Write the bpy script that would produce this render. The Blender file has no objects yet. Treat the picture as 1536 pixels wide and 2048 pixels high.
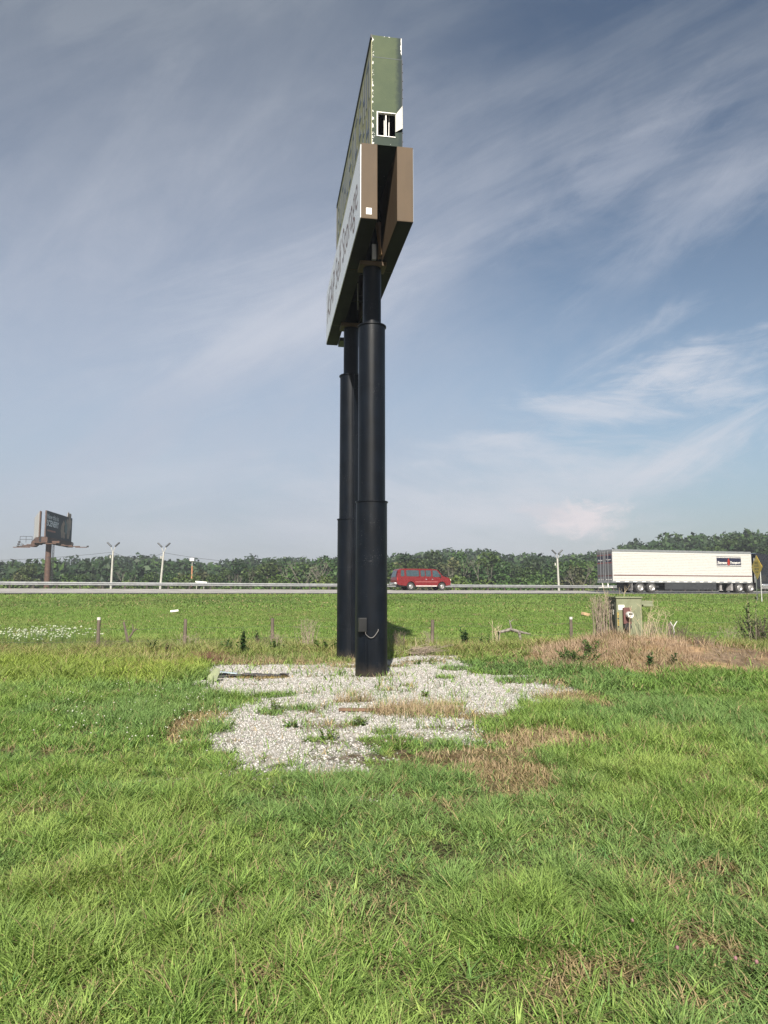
import bpy, bmesh, math, random
import numpy as np
from mathutils import Vector, Matrix

R = math.radians
random.seed(11)
rng = np.random.default_rng(5)
C = bpy.context.scene.collection
SC = bpy.context.scene

# ------------------------------------------------------------------ camera
EYE = 1.55
cam_d = bpy.data.cameras.new("camera")
cam = bpy.data.objects.new("camera", cam_d)
C.objects.link(cam)
cam.location = (0, 0, EYE)
cam.rotation_euler = (R(90 + 6.323), 0, 0)
cam_d.sensor_fit = 'VERTICAL'
cam_d.sensor_height = 36
cam_d.lens = 26.02
cam_d.clip_start = 0.05
cam_d.clip_end = 6000
SC.camera = cam
SC.render.resolution_x = 768
SC.render.resolution_y = 1024

# ------------------------------------------------------------------ light
SUN_EL, SUN_HEAD = R(36), R(2.6)          # light travels towards +Y, a little to the right
sun_d = bpy.data.lights.new("sun", 'SUN')
sun_d.energy = 5.0
sun_d.angle = R(0.53)
sun_d.color = (1.0, 0.93, 0.82)
sun = bpy.data.objects.new("sun", sun_d)
C.objects.link(sun)
ld = Vector((math.sin(SUN_HEAD) * math.cos(SUN_EL), math.cos(SUN_HEAD) * math.cos(SUN_EL), -math.sin(SUN_EL)))
sun.rotation_euler = ld.to_track_quat('-Z', 'Y').to_euler()

SC.view_settings.view_transform = 'Standard'
SC.view_settings.look = 'None'
SC.view_settings.gamma = 1
SC.view_settings.exposure = 0.95
SC.cycles.use_denoising = True
SC.cycles.denoising_input_passes = 'RGB_ALBEDO_NORMAL'
SC.cycles.denoising_prefilter = 'NONE'
SC.cycles.volume_bounces = 0
SC.cycles.max_bounces = 6


class NT:
    """tiny helper to write node graphs as expressions"""
    def __init__(self, nt):
        self.nt = nt

    def new(self, typ, **kw):
        n = self.nt.nodes.new(typ)
        for k, v in kw.items():
            setattr(n, k, v)
        return n

    def put(self, sock, v):
        if isinstance(v, bpy.types.NodeSocket):
            self.nt.links.new(v, sock)
        else:
            sock.default_value = v

    def m(self, op, a, b=None, c=None, clamp=False):
        n = self.new('ShaderNodeMath', operation=op, use_clamp=clamp)
        for i, v in enumerate((a, b, c)):
            if v is not None:
                self.put(n.inputs[i], v)
        return n.outputs[0]

    def ss(self, x, lo, hi, a=0.0, b=1.0):
        n = self.new('ShaderNodeMapRange', interpolation_type='SMOOTHSTEP')
        for i, v in enumerate((x, lo, hi, a, b)):
            self.put(n.inputs[i], v)
        return n.outputs[0]

    def xyz(self, x, y, z=0.0):
        n = self.new('ShaderNodeCombineXYZ')
        for i, v in enumerate((x, y, z)):
            self.put(n.inputs[i], v)
        return n.outputs[0]

    def noise(self, vec, scale, detail=4, rough=.55, dist=0.0, dims='3D'):
        n = self.new('ShaderNodeTexNoise', noise_dimensions=dims)
        if vec is not None:
            self.put(n.inputs['Vector'], vec)
        n.inputs['Scale'].default_value = scale
        n.inputs['Detail'].default_value = detail
        n.inputs['Roughness'].default_value = rough
        n.inputs['Distortion'].default_value = dist
        return n.outputs[0]

    def mix(self, f, a, b, mode='MIX'):
        n = self.new('ShaderNodeMix', data_type='RGBA', blend_type=mode)
        self.put(n.inputs[0], f)
        for s, v in ((n.inputs[6], a), (n.inputs[7], b)):
            if isinstance(v, tuple) and len(v) == 3:
                v = v + (1,)
            self.put(s, v)
        return n.outputs[2]


world = bpy.data.worlds.new("World")
SC.world = world
world.use_nodes = True
world.node_tree.nodes.clear()
W = NT(world.node_tree)
sky = W.new('ShaderNodeTexSky', sky_type='NISHITA', sun_disc=False)
sky.sun_elevation = SUN_EL
sky.sun_rotation = R(182.6)
sky.altitude = 200
sky.air_density = 1.0
sky.dust_density = 1.6
sky.ozone_density = 1.5
tc = W.new('ShaderNodeTexCoord').outputs['Generated']
sp = W.new('ShaderNodeSeparateXYZ')
W.put(sp.inputs[0], tc)
dx, dy, dz = sp.outputs
yc = W.m('MAXIMUM', dy, 0.06)
u = W.m('DIVIDE', dx, yc)
v = W.m('DIVIDE', dz, yc)
front = W.ss(dy, 0.05, 0.35)


def rot(a, cu=0.0, cv=0.0):
    """sky directions turned by a about (cu, cv): along and across the streak"""
    uu, vv = W.m('SUBTRACT', u, cu), W.m('SUBTRACT', v, cv)
    ca, sa = math.cos(a), math.sin(a)
    return (W.m('ADD', W.m('MULTIPLY', uu, ca), W.m('MULTIPLY', vv, sa)),
            W.m('SUBTRACT', W.m('MULTIPLY', vv, ca), W.m('MULTIPLY', uu, sa)))


def blob(cu, cv, ru, rv, ang, scale, amp, stretch=2.6, soft=.55, seed=0.0):
    """one patch of cloud: an elliptic fall-off torn by noise"""
    a, b = rot(ang, cu, cv)
    n = W.noise(W.xyz(W.m('MULTIPLY', a, 1 / stretch), b, seed), scale, 7, .62, .9)
    n = W.m('ADD', W.m('MULTIPLY', n, .56), W.m('MULTIPLY', W.noise(W.xyz(W.m('MULTIPLY', a, 1 / (stretch * 1.6)), b, seed + 3.3), scale * 2.6, 8, .70, 1.8), .44))
    e = W.m('SQRT', W.m('ADD', W.m('POWER', W.m('ABSOLUTE', W.m('DIVIDE', a, ru)), 2.0),
                        W.m('POWER', W.m('ABSOLUTE', W.m('DIVIDE', b, rv)), 2.0)))
    f = W.m('ADD', W.m('SUBTRACT', 1.0, e), W.m('MULTIPLY', W.m('SUBTRACT', n, .5), 4.0))
    return W.m('MULTIPLY', W.ss(f, -0.15, soft + .75), amp)


base = W.mix(1.0, sky.outputs[0], (0.078, 0.076, 0.070), 'MULTIPLY')
base = W.mix(W.ss(v, .30, -.02), base, W.mix(1.0, base, (.60, .60, .66), 'MULTIPLY'))
base = W.mix(W.ss(v, .12, .85), base, W.mix(1.0, base, (.60, .64, .70), 'MULTIPLY'))
# high thin veil: thick on the left, open blue on the right
a1, b1 = rot(R(32))
streak = W.noise(W.xyz(W.m('MULTIPLY', a1, .22), b1, 1.3), 3.4, 8, .60, 1.0)
streak2 = W.noise(W.xyz(W.m('MULTIPLY', a1, .45), b1, 7.7), 7.5, 8, .62, .8)
big = W.noise(W.xyz(u, v, 4.2), 1.7, 3, .5)
ub = W.m('ADD', u, W.m('MULTIPLY', W.m('SUBTRACT', big, .5), 0.35))
left = W.ss(ub, 0.33, -0.12)
veil = W.m('ADD', W.m('MULTIPLY', left, .68),
           W.m('MULTIPLY', W.ss(streak, .40, .74), W.m('ADD', .20, W.m('MULTIPLY', W.ss(v, .25, .7), .62))))
cells = W.noise(W.xyz(W.m('MULTIPLY', a1, .8), b1, 2.2), 5.0, 9, .64, .6)
veil = W.m('ADD', veil, W.m('MULTIPLY', W.m('SUBTRACT', streak2, .5), .60))
veil = W.m('ADD', veil, W.m('MULTIPLY', W.m('SUBTRACT', cells, .5), .55), clamp=True)
veil = W.m('MULTIPLY', veil, W.ss(v, -0.02, 0.10, .55, 1.0))
veil = W.m('ADD', W.m('MULTIPLY', veil, front), W.m('MULTIPLY', W.m('SUBTRACT', 1.0, front), .45))
vcol = W.mix(W.ss(v, .95, .30), (0.142, 0.166, 0.204), (0.300, 0.328, 0.395))
col = W.mix(W.m('MULTIPLY', veil, .92), base, vcol)
pale = (0.410, 0.425, 0.470)
for args in ((.425, .306, .17, .050, R(13), 11, .85), (.272, .250, .15, .030, R(-3), 12, .72),
             (.165, .214, .10, .016, R(5), 16, .6), (.385, .172, .19, .050, R(27), 9, .85),
             (.245, .180, .21, .044, R(-4), 10, .65), (.30, .150, .21, .046, R(6), 8, .65),
             (.12, .108, .34, .080, R(-6), 4, .75), (.02, .060, .42, .080, R(0), 4, .7), (-.18, .36, .30, .10, R(20), 4, .45), (-.30, .16, .25, .05, R(8), 5, .35), (.46, .55, .24, .06, R(34), 8, .26), (.36, .62, .26, .055, R(36), 9, .22), (.33, .345, .16, .02, R(30), 12, .35), (.47, .275, .10, .03, R(10), 18, .6)):
    m_ = W.m('MULTIPLY', blob(*args, seed=args[0] * 17), front)
    col = W.mix(m_, col, pale)
cum = W.m('MULTIPLY', blob(.272, .101, .075, .028, R(3), 22, .85, 1.2, .2, 3.0), front)
col = W.mix(cum, col, (0.56, 0.50, 0.51))
cum2 = W.m('MULTIPLY', blob(.225, .110, .06, .013, R(-6), 24, .7, 1.6, .2, 5.0), front)
col = W.mix(cum2, col, (0.44, 0.42, 0.45))
bg = W.new('ShaderNodeBackground')
W.put(bg.inputs[0], col)
bg.inputs[1].default_value = 0.87
W.nt.links.new(bg.outputs[0], W.new('ShaderNodeOutputWorld').inputs[0])


# ------------------------------------------------------------------ materials
def lin(r, g, b):
    f = lambda c: (c / 255) / 12.92 if c / 255 <= .04045 else ((c / 255 + .055) / 1.055) ** 2.4
    return (f(r), f(g), f(b))


def pmat(name, col, rough=.6, metal=0.0, var=.18, scale=6.0, bump=0.0, bscale=40.0, stretch=(1, 1, 1), spec=.5, col2=None, cut=(.35, .7), coat=0.0):
    m = bpy.data.materials.new(name)
    m.use_nodes = True
    n = NT(m.node_tree)
    b = m.node_tree.nodes['Principled BSDF']
    tcn = n.new('ShaderNodeTexCoord').outputs['Object']
    mp = n.new('ShaderNodeMapping')
    n.put(mp.inputs[0], tcn)
    mp.inputs['Scale'].default_value = stretch
    nz = n.noise(mp.outputs[0], scale, 6, .6)
    if col2 is None:
        lo, hi = tuple(c * (1 - var) for c in col), tuple(min(1, c * (1 + var)) for c in col)
        c = n.mix(n.ss(nz, .3, .7), lo, hi)
    else:
        c = n.mix(n.ss(nz, cut[0], cut[1]), col, col2)
    n.put(b.inputs['Base Color'], c)
    n.put(b.inputs['Roughness'], n.ss(nz, .25, .75, max(.02, rough - .07), min(1, rough + .07)))
    b.inputs['Metallic'].default_value = metal
    b.inputs['Specular IOR Level'].default_value = spec
    b.inputs['Coat Weight'].default_value = coat
    if bump:
        bp = n.new('ShaderNodeBump')
        bp.inputs['Strength'].default_value = bump
        bp.inputs['Distance'].default_value = .02
        n.put(bp.inputs['Height'], n.noise(mp.outputs[0], bscale, 4, .6))
        n.put(b.inputs['Normal'], bp.outputs[0])
    return m


def leafmat(name, tint=(1, 1, 1), trans=.28, attr=True, obvar=.0, rough=.55):
    """foliage: colour from a per-leaf attribute, partly translucent"""
    m = bpy.data.materials.new(name)
    m.use_nodes = True
    n = NT(m.node_tree)
    b = m.node_tree.nodes['Principled BSDF']
    at = n.new('ShaderNodeAttribute', attribute_name='Col').outputs['Color']
    c = n.mix(1.0, at, tint, 'MULTIPLY')
    if obvar:
        oi = n.new('ShaderNodeObjectInfo').outputs['Random']
        hs = n.new('ShaderNodeHueSaturation')
        n.put(hs.inputs['Hue'], n.m('ADD', .5 - obvar * .10, n.m('MULTIPLY', oi, obvar * .16)))
        n.put(hs.inputs['Value'], n.m('ADD', 1 - obvar * .8, n.m('MULTIPLY', n.m('FRACT', n.m('MULTIPLY', oi, 7.31)), obvar * 1.7)))
        n.put(hs.inputs['Color'], c)
        c = hs.outputs[0]
    n.put(b.inputs['Base Color'], c)
    b.inputs['Roughness'].default_value = rough
    b.inputs['Specular IOR Level'].default_value = .25
    tr = n.new('ShaderNodeBsdfTranslucent')
    n.put(tr.inputs[0], n.mix(1.0, c, (1.15, 1.25, .55), 'MULTIPLY'))
    mx = n.new('ShaderNodeMixShader')
    mx.inputs[0].default_value = trans
    out = m.node_tree.nodes['Material Output']
    n.nt.links.new(b.outputs[0], mx.inputs[1])
    n.nt.links.new(tr.outputs[0], mx.inputs[2])
    n.nt.links.new(mx.outputs[0], out.inputs[0])
    return m


# ------------------------------------------------------------------ mesh helpers
class MB:
    def __init__(self):
        self.v, self.f = [], []

    def box(self, x0, x1, y0, y1, z0, z1, M=None):
        k = len(self.v)
        p = [Vector((x, y, z)) for z in (z0, z1) for y in (y0, y1) for x in (x0, x1)]
        if M is not None:
            p = [M @ q for q in p]
        self.v += [tuple(q) for q in p]
        self.f += [tuple(k + i for i in q) for q in ((0, 2, 3, 1), (4, 5, 7, 6), (0, 1, 5, 4), (1, 3, 7, 5), (3, 2, 6, 7), (2, 0, 4, 6))]
        return self

    def tube(self, pts, rad, n=8, cap=True):
        pts = [Vector(p) for p in pts]
        if not hasattr(rad, '__len__'):
            rad = [rad] * len(pts)
        k = len(self.v)
        for i, p in enumerate(pts):
            t = (pts[min(i + 1, len(pts) - 1)] - pts[max(i - 1, 0)])
            t = t.normalized() if t.length > 1e-9 else Vector((0, 0, 1))
            a = t.cross(Vector((0, 0, 1)) if abs(t.z) < .9 else Vector((1, 0, 0))).normalized()
            b = t.cross(a)
            for j in range(n):
                w = 2 * math.pi * j / n
                self.v.append(tuple(p + (a * math.cos(w) + b * math.sin(w)) * rad[i]))
        for i in range(len(pts) - 1):
            for j in range(n):
                j2 = (j + 1) % n
                self.f.append((k + i * n + j, k + i * n + j2, k + (i + 1) * n + j2, k + (i + 1) * n + j))
        if cap:
            self.f.append(tuple(k + j for j in reversed(range(n))))
            self.f.append(tuple(k + (len(pts) - 1) * n + j for j in range(n)))
        return self

    def lathe(self, prof, n=32, M=None, closed=False):
        """prof: (radius, height) pairs about local z"""
        k = len(self.v)
        for r, z in prof:
            for j in range(n):
                w = 2 * math.pi * j / n
                q = Vector((r * math.cos(w), r * math.sin(w), z))
                self.v.append(tuple(M @ q if M is not None else q))
        for i in range(len(prof) - 1):
            for j in range(n):
                j2 = (j + 1) % n
                self.f.append((k + i * n + j, k + i * n + j2, k + (i + 1) * n + j2, k + (i + 1) * n + j))
        if not closed:
            self.f.append(tuple(k + j for j in reversed(range(n))))
            self.f.append(tuple(k + (len(prof) - 1) * n + j for j in range(n)))
        return self

    def prism(self, poly, y0, y1, M=None):
        """poly: (x, z) outline, extruded along y"""
        k, n = len(self.v), len(poly)
        for y in (y0, y1):
            for x, z in poly:
                q = Vector((x, y, z))
                self.v.append(tuple(M @ q if M is not None else q))
        self.f.append(tuple(k + i for i in range(n)))
        self.f.append(tuple(k + n + i for i in reversed(range(n))))
        for i in range(n):
            j = (i + 1) % n
            self.f.append((k + i, k + n + i, k + n + j, k + j))
        return self

    def poly(self, pts):
        k = len(self.v)
        self.v += [tuple(p) for p in pts]
        self.f.append(tuple(range(k, k + len(pts))))
        return self

    def build(self, name, mat, parent=None, loc=(0, 0, 0), rz=0.0, smooth=None, bevel=0.0, ry=0.0, rx=0.0):
        me = bpy.data.meshes.new(name)
        me.from_pydata(self.v, [], self.f)
        bm = bmesh.new()
        bm.from_mesh(me)
        bmesh.ops.recalc_face_normals(bm, faces=bm.faces)
        if smooth is not None:
            for f in bm.faces:
                f.smooth = True
            for e in bm.edges:
                e.smooth = len(e.link_faces) == 2 and e.calc_face_angle(0) < R(smooth)
        bm.to_mesh(me)
        bm.free()
        me.materials.append(mat)
        o = bpy.data.objects.new(name, me)
        C.objects.link(o)
        o.location = loc
        o.rotation_euler = (rx, ry, rz)
        if parent is not None:
            o.parent = parent
        if bevel:
            b = o.modifiers.new("bevel", 'BEVEL')
            b.width = bevel
            b.segments = 2
            b.limit_method = 'ANGLE'
        return o


def np_mesh(name, V, faces, mat, col=None, parent=None, smooth=False):
    """V (n,3); faces: list of (m,k) index arrays; col (n,3)"""
    me = bpy.data.meshes.new(name)
    me.vertices.add(len(V))
    me.vertices.foreach_set('co', np.ascontiguousarray(V, dtype=np.float32).ravel())
    loops = np.concatenate([f.ravel() for f in faces]).astype(np.int32)
    tot = np.concatenate([np.full(len(f), f.shape[1], np.int32) for f in faces])
    start = np.concatenate([[0], np.cumsum(tot)[:-1]]).astype(np.int32)
    me.loops.add(len(loops))
    me.loops.foreach_set('vertex_index', loops)
    me.polygons.add(len(tot))
    me.polygons.foreach_set('loop_start', start)
    me.polygons.foreach_set('loop_total', tot)
    if smooth:
        me.polygons.foreach_set('use_smooth', np.ones(len(tot), bool))
    me.update(calc_edges=True)
    if col is not None:
        at = me.color_attributes.new('Col', 'FLOAT_COLOR', 'POINT')
        c4 = np.ones((len(V), 4), np.float32)
        c4[:, :3] = col
        at.data.foreach_set('color', c4.ravel())
    me.materials.append(mat)
    o = bpy.data.objects.new(name, me)
    C.objects.link(o)
    if parent is not None:
        o.parent = parent
    return o


def tag(o, label=None, cat=None, group=None, kind=None):
    if label:
        o['label'] = label
    if cat:
        o['category'] = cat
    if group:
        o['group'] = group
    if kind:
        o['kind'] = kind
    return o


def thing(name, label, cat, loc=(0, 0, 0), rz=0.0, group=None):
    o = bpy.data.objects.new(name, None)
    o.empty_display_size = .2
    C.objects.link(o)
    o.location = loc
    o.rotation_euler = (0, 0, rz)
    return tag(o, label, cat, group)


def copy_tree(o, parent=None):
    c = o.copy()
    C.objects.link(c)
    if parent is not None:
        c.parent = parent
    for ch in list(o.children):
        copy_tree(ch, c)
    return c


def text_mesh(body, size=1.0, shear=0.0, fit=None, bold=0.0):
    """verts, faces of a line of lettering, in x/y, centred, optionally scaled to a width and height"""
    cu = bpy.data.curves.new("lettering", 'FONT')
    cu.body = body
    cu.size = size
    cu.shear = shear
    cu.offset = bold
    cu.resolution_u = 3
    ob = bpy.data.objects.new("lettering", cu)
    C.objects.link(ob)
    me = bpy.data.meshes.new_from_object(ob.evaluated_get(bpy.context.evaluated_depsgraph_get()))
    vs = np.array([v_.co[:] for v_ in me.vertices])
    fs = [tuple(p.vertices) for p in me.polygons]
    bpy.data.objects.remove(ob)
    bpy.data.curves.remove(cu)
    bpy.data.meshes.remove(me)
    lo, hi = vs.min(0), vs.max(0)
    vs[:, :2] -= (lo[:2] + hi[:2]) / 2
    if fit:
        vs[:, 0] *= fit[0] / (hi[0] - lo[0])
        vs[:, 1] *= fit[1] / (hi[1] - lo[1])
    return vs, fs


def add_text(mb, body, M, fit, shear=0.0, bold=0.0, thick=.006):
    vs, fs = text_mesh(body, 1.0, shear, fit, bold)
    k = len(mb.v)
    for x, y, _ in vs:
        mb.v.append(tuple(M @ Vector((x, y, thick))))
    mb.f += [tuple(k + i for i in f) for f in fs]


# ------------------------------------------------------------------ noise and terrain
def vnoise(x, y, seed=0):
    x, y = np.asarray(x, float), np.asarray(y, float)
    xi, yi = np.floor(x), np.floor(y)
    fx, fy = x - xi, y - yi
    fx, fy = fx * fx * (3 - 2 * fx), fy * fy * (3 - 2 * fy)

    def h(a, b):
        s = np.sin(a * 127.1 + b * 311.7 + seed * 74.7) * 43758.5453
        return s - np.floor(s)
    return (h(xi, yi) * (1 - fx) + h(xi + 1, yi) * fx) * (1 - fy) + (h(xi, yi + 1) * (1 - fx) + h(xi + 1, yi + 1) * fx) * fy


def fbm(x, y, seed=0, oct=4):
    r, a, t = 0, .5, 0
    for i in range(oct):
        r = r + a * vnoise(x * 2 ** i, y * 2 ** i, seed + i * 3)
        t += a
        a *= .5
    return r / t


def sstep(x, a, b):
    t = np.clip((x - a) / (b - a), 0, 1)
    return t * t * (3 - 2 * t)


RA = R(17)
RC, RS = math.cos(RA), math.sin(RA)
RY = 60.0


def to_road(x, y):
    return x * RC + (y - RY) * RS, -x * RS + (y - RY) * RC


def from_road(uu, d):
    return uu * RC - d * RS, RY + uu * RS + d * RC


def road_z(d, uu):
    p = np.interp(d, [0, 3.2, 6.9, 10.6, 14.3, 17.5, 19], [0, .06, .17, .30, .38, .39, .36])
    return 1.59 + p * np.clip(1 - .006 * np.asarray(uu, float), .6, 1.4)


HX = np.array([-1.2, -.52, -.47, -.44, -.38, -.32, -.26, -.23, -.20, -.14, -.08, -.03, .01, .06, .14, .20, .25, .30, .34, .38, .43, .455, .47, .52, 1.2])
HP = np.array([1140, 1131, 1139, 1131, 1123, 1118, 1125, 1133, 1121, 1122, 1118, 1113, 1112, 1105, 1103, 1114, 1114, 1112, 1090, 1085, 1081, 1083, 1078, 1072, 1070])


def ridge(x, y):
    t = np.clip(x / np.maximum(y, 1), -1.2, 1.2)
    Rd = np.interp(t, [-.5, 0, .3, .45, .6], [330, 320, 300, 270, 250])
    top = EYE + (1188 - np.interp(t, HX, HP)) / 1480 * Rd
    return Rd, top - 10.0


def ground_z(x, y):
    x, y = np.asarray(x, float), np.asarray(y, float)
    uu, d = to_road(x, y)
    ey = np.maximum(RY + x * math.tan(RA), 40)
    t = np.clip((y - 21) / (ey - 21), 0, 1)
    z0 = 1.56 * (.60 * t + .40 * t ** 3)
    z0 = z0 + .05 * (fbm(x * .35, y * .35, 3) - .5) * sstep(y, 1, 6)
    z0 = z0 + .55 * (fbm(x * .11, y * .11, 9) - .5) * np.exp(-((t - .5) / .28) ** 2) * .5
    e = ((x - 6.3) / 2.9) ** 2 + ((y - 17.6) / 2.5) ** 2
    z0 = z0 + .50 * np.exp(-e * 1.1) * (1 + .25 * (fbm(x * 1.6, y * 1.6, 21) - .5))
    zr = road_z(np.clip(d, 0, 19), uu) - .05
    Rd, hz = ridge(x, y)
    r = np.hypot(x, y)
    far = -1.0 + (hz + 1.0) * sstep(r, Rd * .52, Rd) * (y > 0) + .6 * (fbm(x * .02, y * .02, 5) - .5)
    far = np.where(r > Rd, np.where(y > 0, hz, -1), far)
    k = sstep(d, 19, 40)
    zb = zr * (1 - k) + far * k
    return np.where(d < -.15, z0, np.where(d < 19, zr, zb))


def gz(x, y):
    return float(ground_z(x, y))


# ---- what grows where (plan of the site, metres)
GRAVEL = np.array([(-3.78, 15.45), (-3.77, 16.76), (-2.82, 17.12), (-0.86, 16.9), (0.26, 18.03), (0.78, 18.9), (1.68, 18.46), (1.67, 15.97), (1.85, 14.51), (2.3, 14.33), (2.73, 14.08), (2.98, 11.96), (2.65, 11.13), (2.03, 10.87), (1.44, 9.39), (1.06, 8.41), (1.14, 7.99), (0.7, 8.12), (-0.05, 8.56), (-0.26, 8.12), (-0.17, 6.86), (-0.56, 6.68), (-0.92, 6.77), (-1.32, 6.77), (-1.69, 7.61), (-1.76, 8.41), (-2.15, 9.39), (-2.02, 10.63), (-1.82, 11.13), (-2.68, 11.96), (-3.24, 13.29)])
# x, y, rx, ry of patches inside / beside the gravel: dry grass, bare soil, green tufts
DRY = [(.42, 9.95, .62, .50), (1.05, 9.55, .55, .40), (1.62, 8.15, .55, .75), (1.12, 6.75, .45, .50), (.95, 7.25, .65, .32), (-2.3, 14.05, .62, .18), (-.55, 16.2, .9, .5), (-2.25, 9.2, .28, .9), (2.85, 11.3, .5, .6), (2.9, 13.1, .55, .35), (-3.3, 16.9, 2.6, .45), (-.45, 10.9, .28, .12), (.9, 17.3, .5, .3), (-.6, 9.0, .3, .1)]
SOIL = [(.35, 7.25, .75, .36), (.95, 8.85, .7, .18), (.15, 8.1, .55, .16), (-.55, 8.0, .25, .15), (-.25, 14.4, 1.0, .22), (-.75, 8.85, .35, .09), (.1, 10.0, .5, .08), (-.35, 5.75, .45, .16), (.02, 5.95, .35, .12)]
GREEN = [(1.12, 14.0, .26, .22), (2.3, 13.4, .42, .50), (-1.45, 10.0, .25, .35), (-1.75, 11.6, .35, .35), (1.3, 9.1, .28, .30), (-.75, 8.1, .15, .12), (-.35, 9.1, .12, .1), (.9, 10.6, .3, .15), (-1.2, 10.3, .25, .2), (1.45, 15.6, .35, .4)]


def poly_sd(x, y, P):
    """signed distance to a polygon, positive inside"""
    d2 = np.full(x.shape, 1e9)
    ins = np.zeros(x.shape, bool)
    n = len(P)
    for i in range(n):
        ax, ay = P[i]
        bx, by = P[(i + 1) % n]
        ex, ey = bx - ax, by - ay
        t = np.clip(((x - ax) * ex + (y - ay) * ey) / (ex * ex + ey * ey), 0, 1)
        d2 = np.minimum(d2, (x - ax - t * ex) ** 2 + (y - ay - t * ey) ** 2)
        c = (ay > y) != (by > y)
        with np.errstate(divide='ignore', invalid='ignore'):
            ins ^= c & (x < (bx - ax) * (y - ay) / (by - ay + 1e-12) + ax)
    return np.where(ins, 1, -1) * np.sqrt(d2)


def ell(x, y, L, s=0.0):
    r = np.full(x.shape, 0.0)
    for cx, cy, rx, ry in L:
        r = np.maximum(r, 1.35 - np.sqrt(((x - cx) / rx) ** 2 + ((y - cy) / ry) ** 2))
    return r


def site(x, y):
    """weights at points: gravel, dry grass, bare soil, green tuft, mound"""
    x, y = np.asarray(x, float), np.asarray(y, float)
    n1 = fbm(x * 2.2, y * 1.6, 31) - .5
    n2 = fbm(x * 6, y * 5, 37, 3) - .5
    g = np.full(x.shape, 0.0)
    near = (np.abs(x) < 6) & (y > 5) & (y < 21)
    g[near] = sstep(poly_sd(x[near], y[near], GRAVEL) + n1[near] * .75 + n2[near] * .55, -.16, .06)
    w = n1 * 1.1 + n2 * .9
    dry = sstep(ell(x, y, DRY) + w * 1.5, .22, .80)
    soil = sstep(ell(x, y, SOIL) + w, .30, .62)
    green = sstep(ell(x, y, GREEN) + w * .8, .30, .62)
    e = np.sqrt(((x - 6.2) / 3.3) ** 2 + ((y - 16.9) / 2.7) ** 2)
    e2 = np.sqrt(((x - 8.6) / 2.3) ** 2 + ((y - 16.1) / .9) ** 2)
    mound = sstep(1.15 - np.minimum(e, e2) + w * .5, 0, .3)
    g = g * (1 - .85 * np.maximum(np.maximum(dry, soil * .8), green))
    return g, dry, soil, green, mound


# ------------------------------------------------------------------ ground sheet
def axis(lo, hi, step, far, n):
    core = np.arange(lo, hi + 1e-6, step)
    g = np.geomspace(step, 1, 2)
    out = [core[-1]]
    k = (far - core[-1])
    t = np.linspace(0, 1, n + 1)[1:]
    return core, core[-1] + k * (np.expm1(4.5 * t) / np.expm1(4.5))


xc, xr = axis(0, 8, .16, 900, 70)
xs = np.concatenate([-xr[::-1], -xc[:0:-1], xc, xr])
y1 = np.arange(1.5, 24, .16)
y2 = np.arange(24, 84, .7)
t = np.linspace(0, 1, 81)[1:]
y3 = y2[-1] + (1600 - y2[-1]) * np.expm1(3.6 * t) / np.expm1(3.6)
y0 = np.linspace(-120, 1.5, 24)[:-1]
ys = np.concatenate([y0, y1, y2, y3])
GX, GY = np.meshgrid(xs, ys)
GZ = ground_z(GX, GY)
g_, dry_, soil_, green_, mound_ = site(GX.ravel(), GY.ravel())
n = len(xs)
V = np.stack([GX.ravel(), GY.ravel(), GZ.ravel()], 1)
idx = np.arange(len(V)).reshape(len(ys), n)
F = np.stack([idx[:-1, :-1], idx[:-1, 1:], idx[1:, 1:], idx[1:, :-1]], -1).reshape(-1, 4)
gx, gy = V[:, 0], V[:, 1]
uu_, dd_ = to_road(gx, gy)


def lerp(a, b, w):
    return a * (1 - w[:, None]) + np.array(b) * w[:, None]


thatch = np.array([.052, .050, .024])
slopec = np.array([.115, .175, .042])
gc = np.tile(thatch, (len(V), 1))
gc = lerp(gc, slopec, sstep(gy, 18, 24))
gc = lerp(gc, (.050, .062, .022), sstep(dd_, 19, 30))
pn = fbm(gx * .30, gy * .22, 51)
gc = lerp(gc, (.110, .105, .045), sstep(pn, .56, .78) * .55 * sstep(gy, 18, 24) * (dd_ < 0))
gc = lerp(gc, (.185, .135, .085), dry_ * .85)
gc = lerp(gc, (.095, .058, .034), soil_ * .9)
gc = lerp(gc, (.34, .325, .30), g_)
gc = lerp(gc, lin(158, 132, 104), mound_ * sstep(fbm(gx * 1.1, gy * 1.6, 61), .30, .60))
gc = lerp(gc, (.21, .155, .11), mound_ * (1 - sstep(fbm(gx * 1.1, gy * 1.6, 61), .30, .60)))

gm = bpy.data.materials.new("ground_soil_and_grass")
gm.use_nodes = True
nn = NT(gm.node_tree)
gb = gm.node_tree.nodes['Principled BSDF']
at = nn.new('ShaderNodeAttribute', attribute_name='Col').outputs['Color']
pos = nn.new('ShaderNodeTexCoord').outputs['Object']
f1 = nn.noise(pos, 9, 8, .7)
f2 = nn.noise(pos, 1.1, 5, .6)
cc = nn.mix(1.0, at, nn.mix(nn.ss(f1, .3, .7), (.55, .55, .55), (1.45, 1.45, 1.45)), 'MULTIPLY')
cc = nn.mix(1.0, cc, nn.mix(nn.ss(f2, .3, .7), (.78, .80, .76), (1.2, 1.18, 1.12)), 'MULTIPLY')
nn.put(gb.inputs['Base Color'], cc)
gb.inputs['Roughness'].default_value = .95
gb.inputs['Specular IOR Level'].default_value = .1
bp = nn.new('ShaderNodeBump')
bp.inputs['Strength'].default_value = .8
bp.inputs['Distance'].default_value = .04
nn.put(bp.inputs['Height'], nn.noise(pos, 28, 6, .7))
nn.put(gb.inputs['Normal'], bp.outputs[0])
tag(np_mesh('ground', V, [F], gm, gc, smooth=True), kind='structure')

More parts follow.
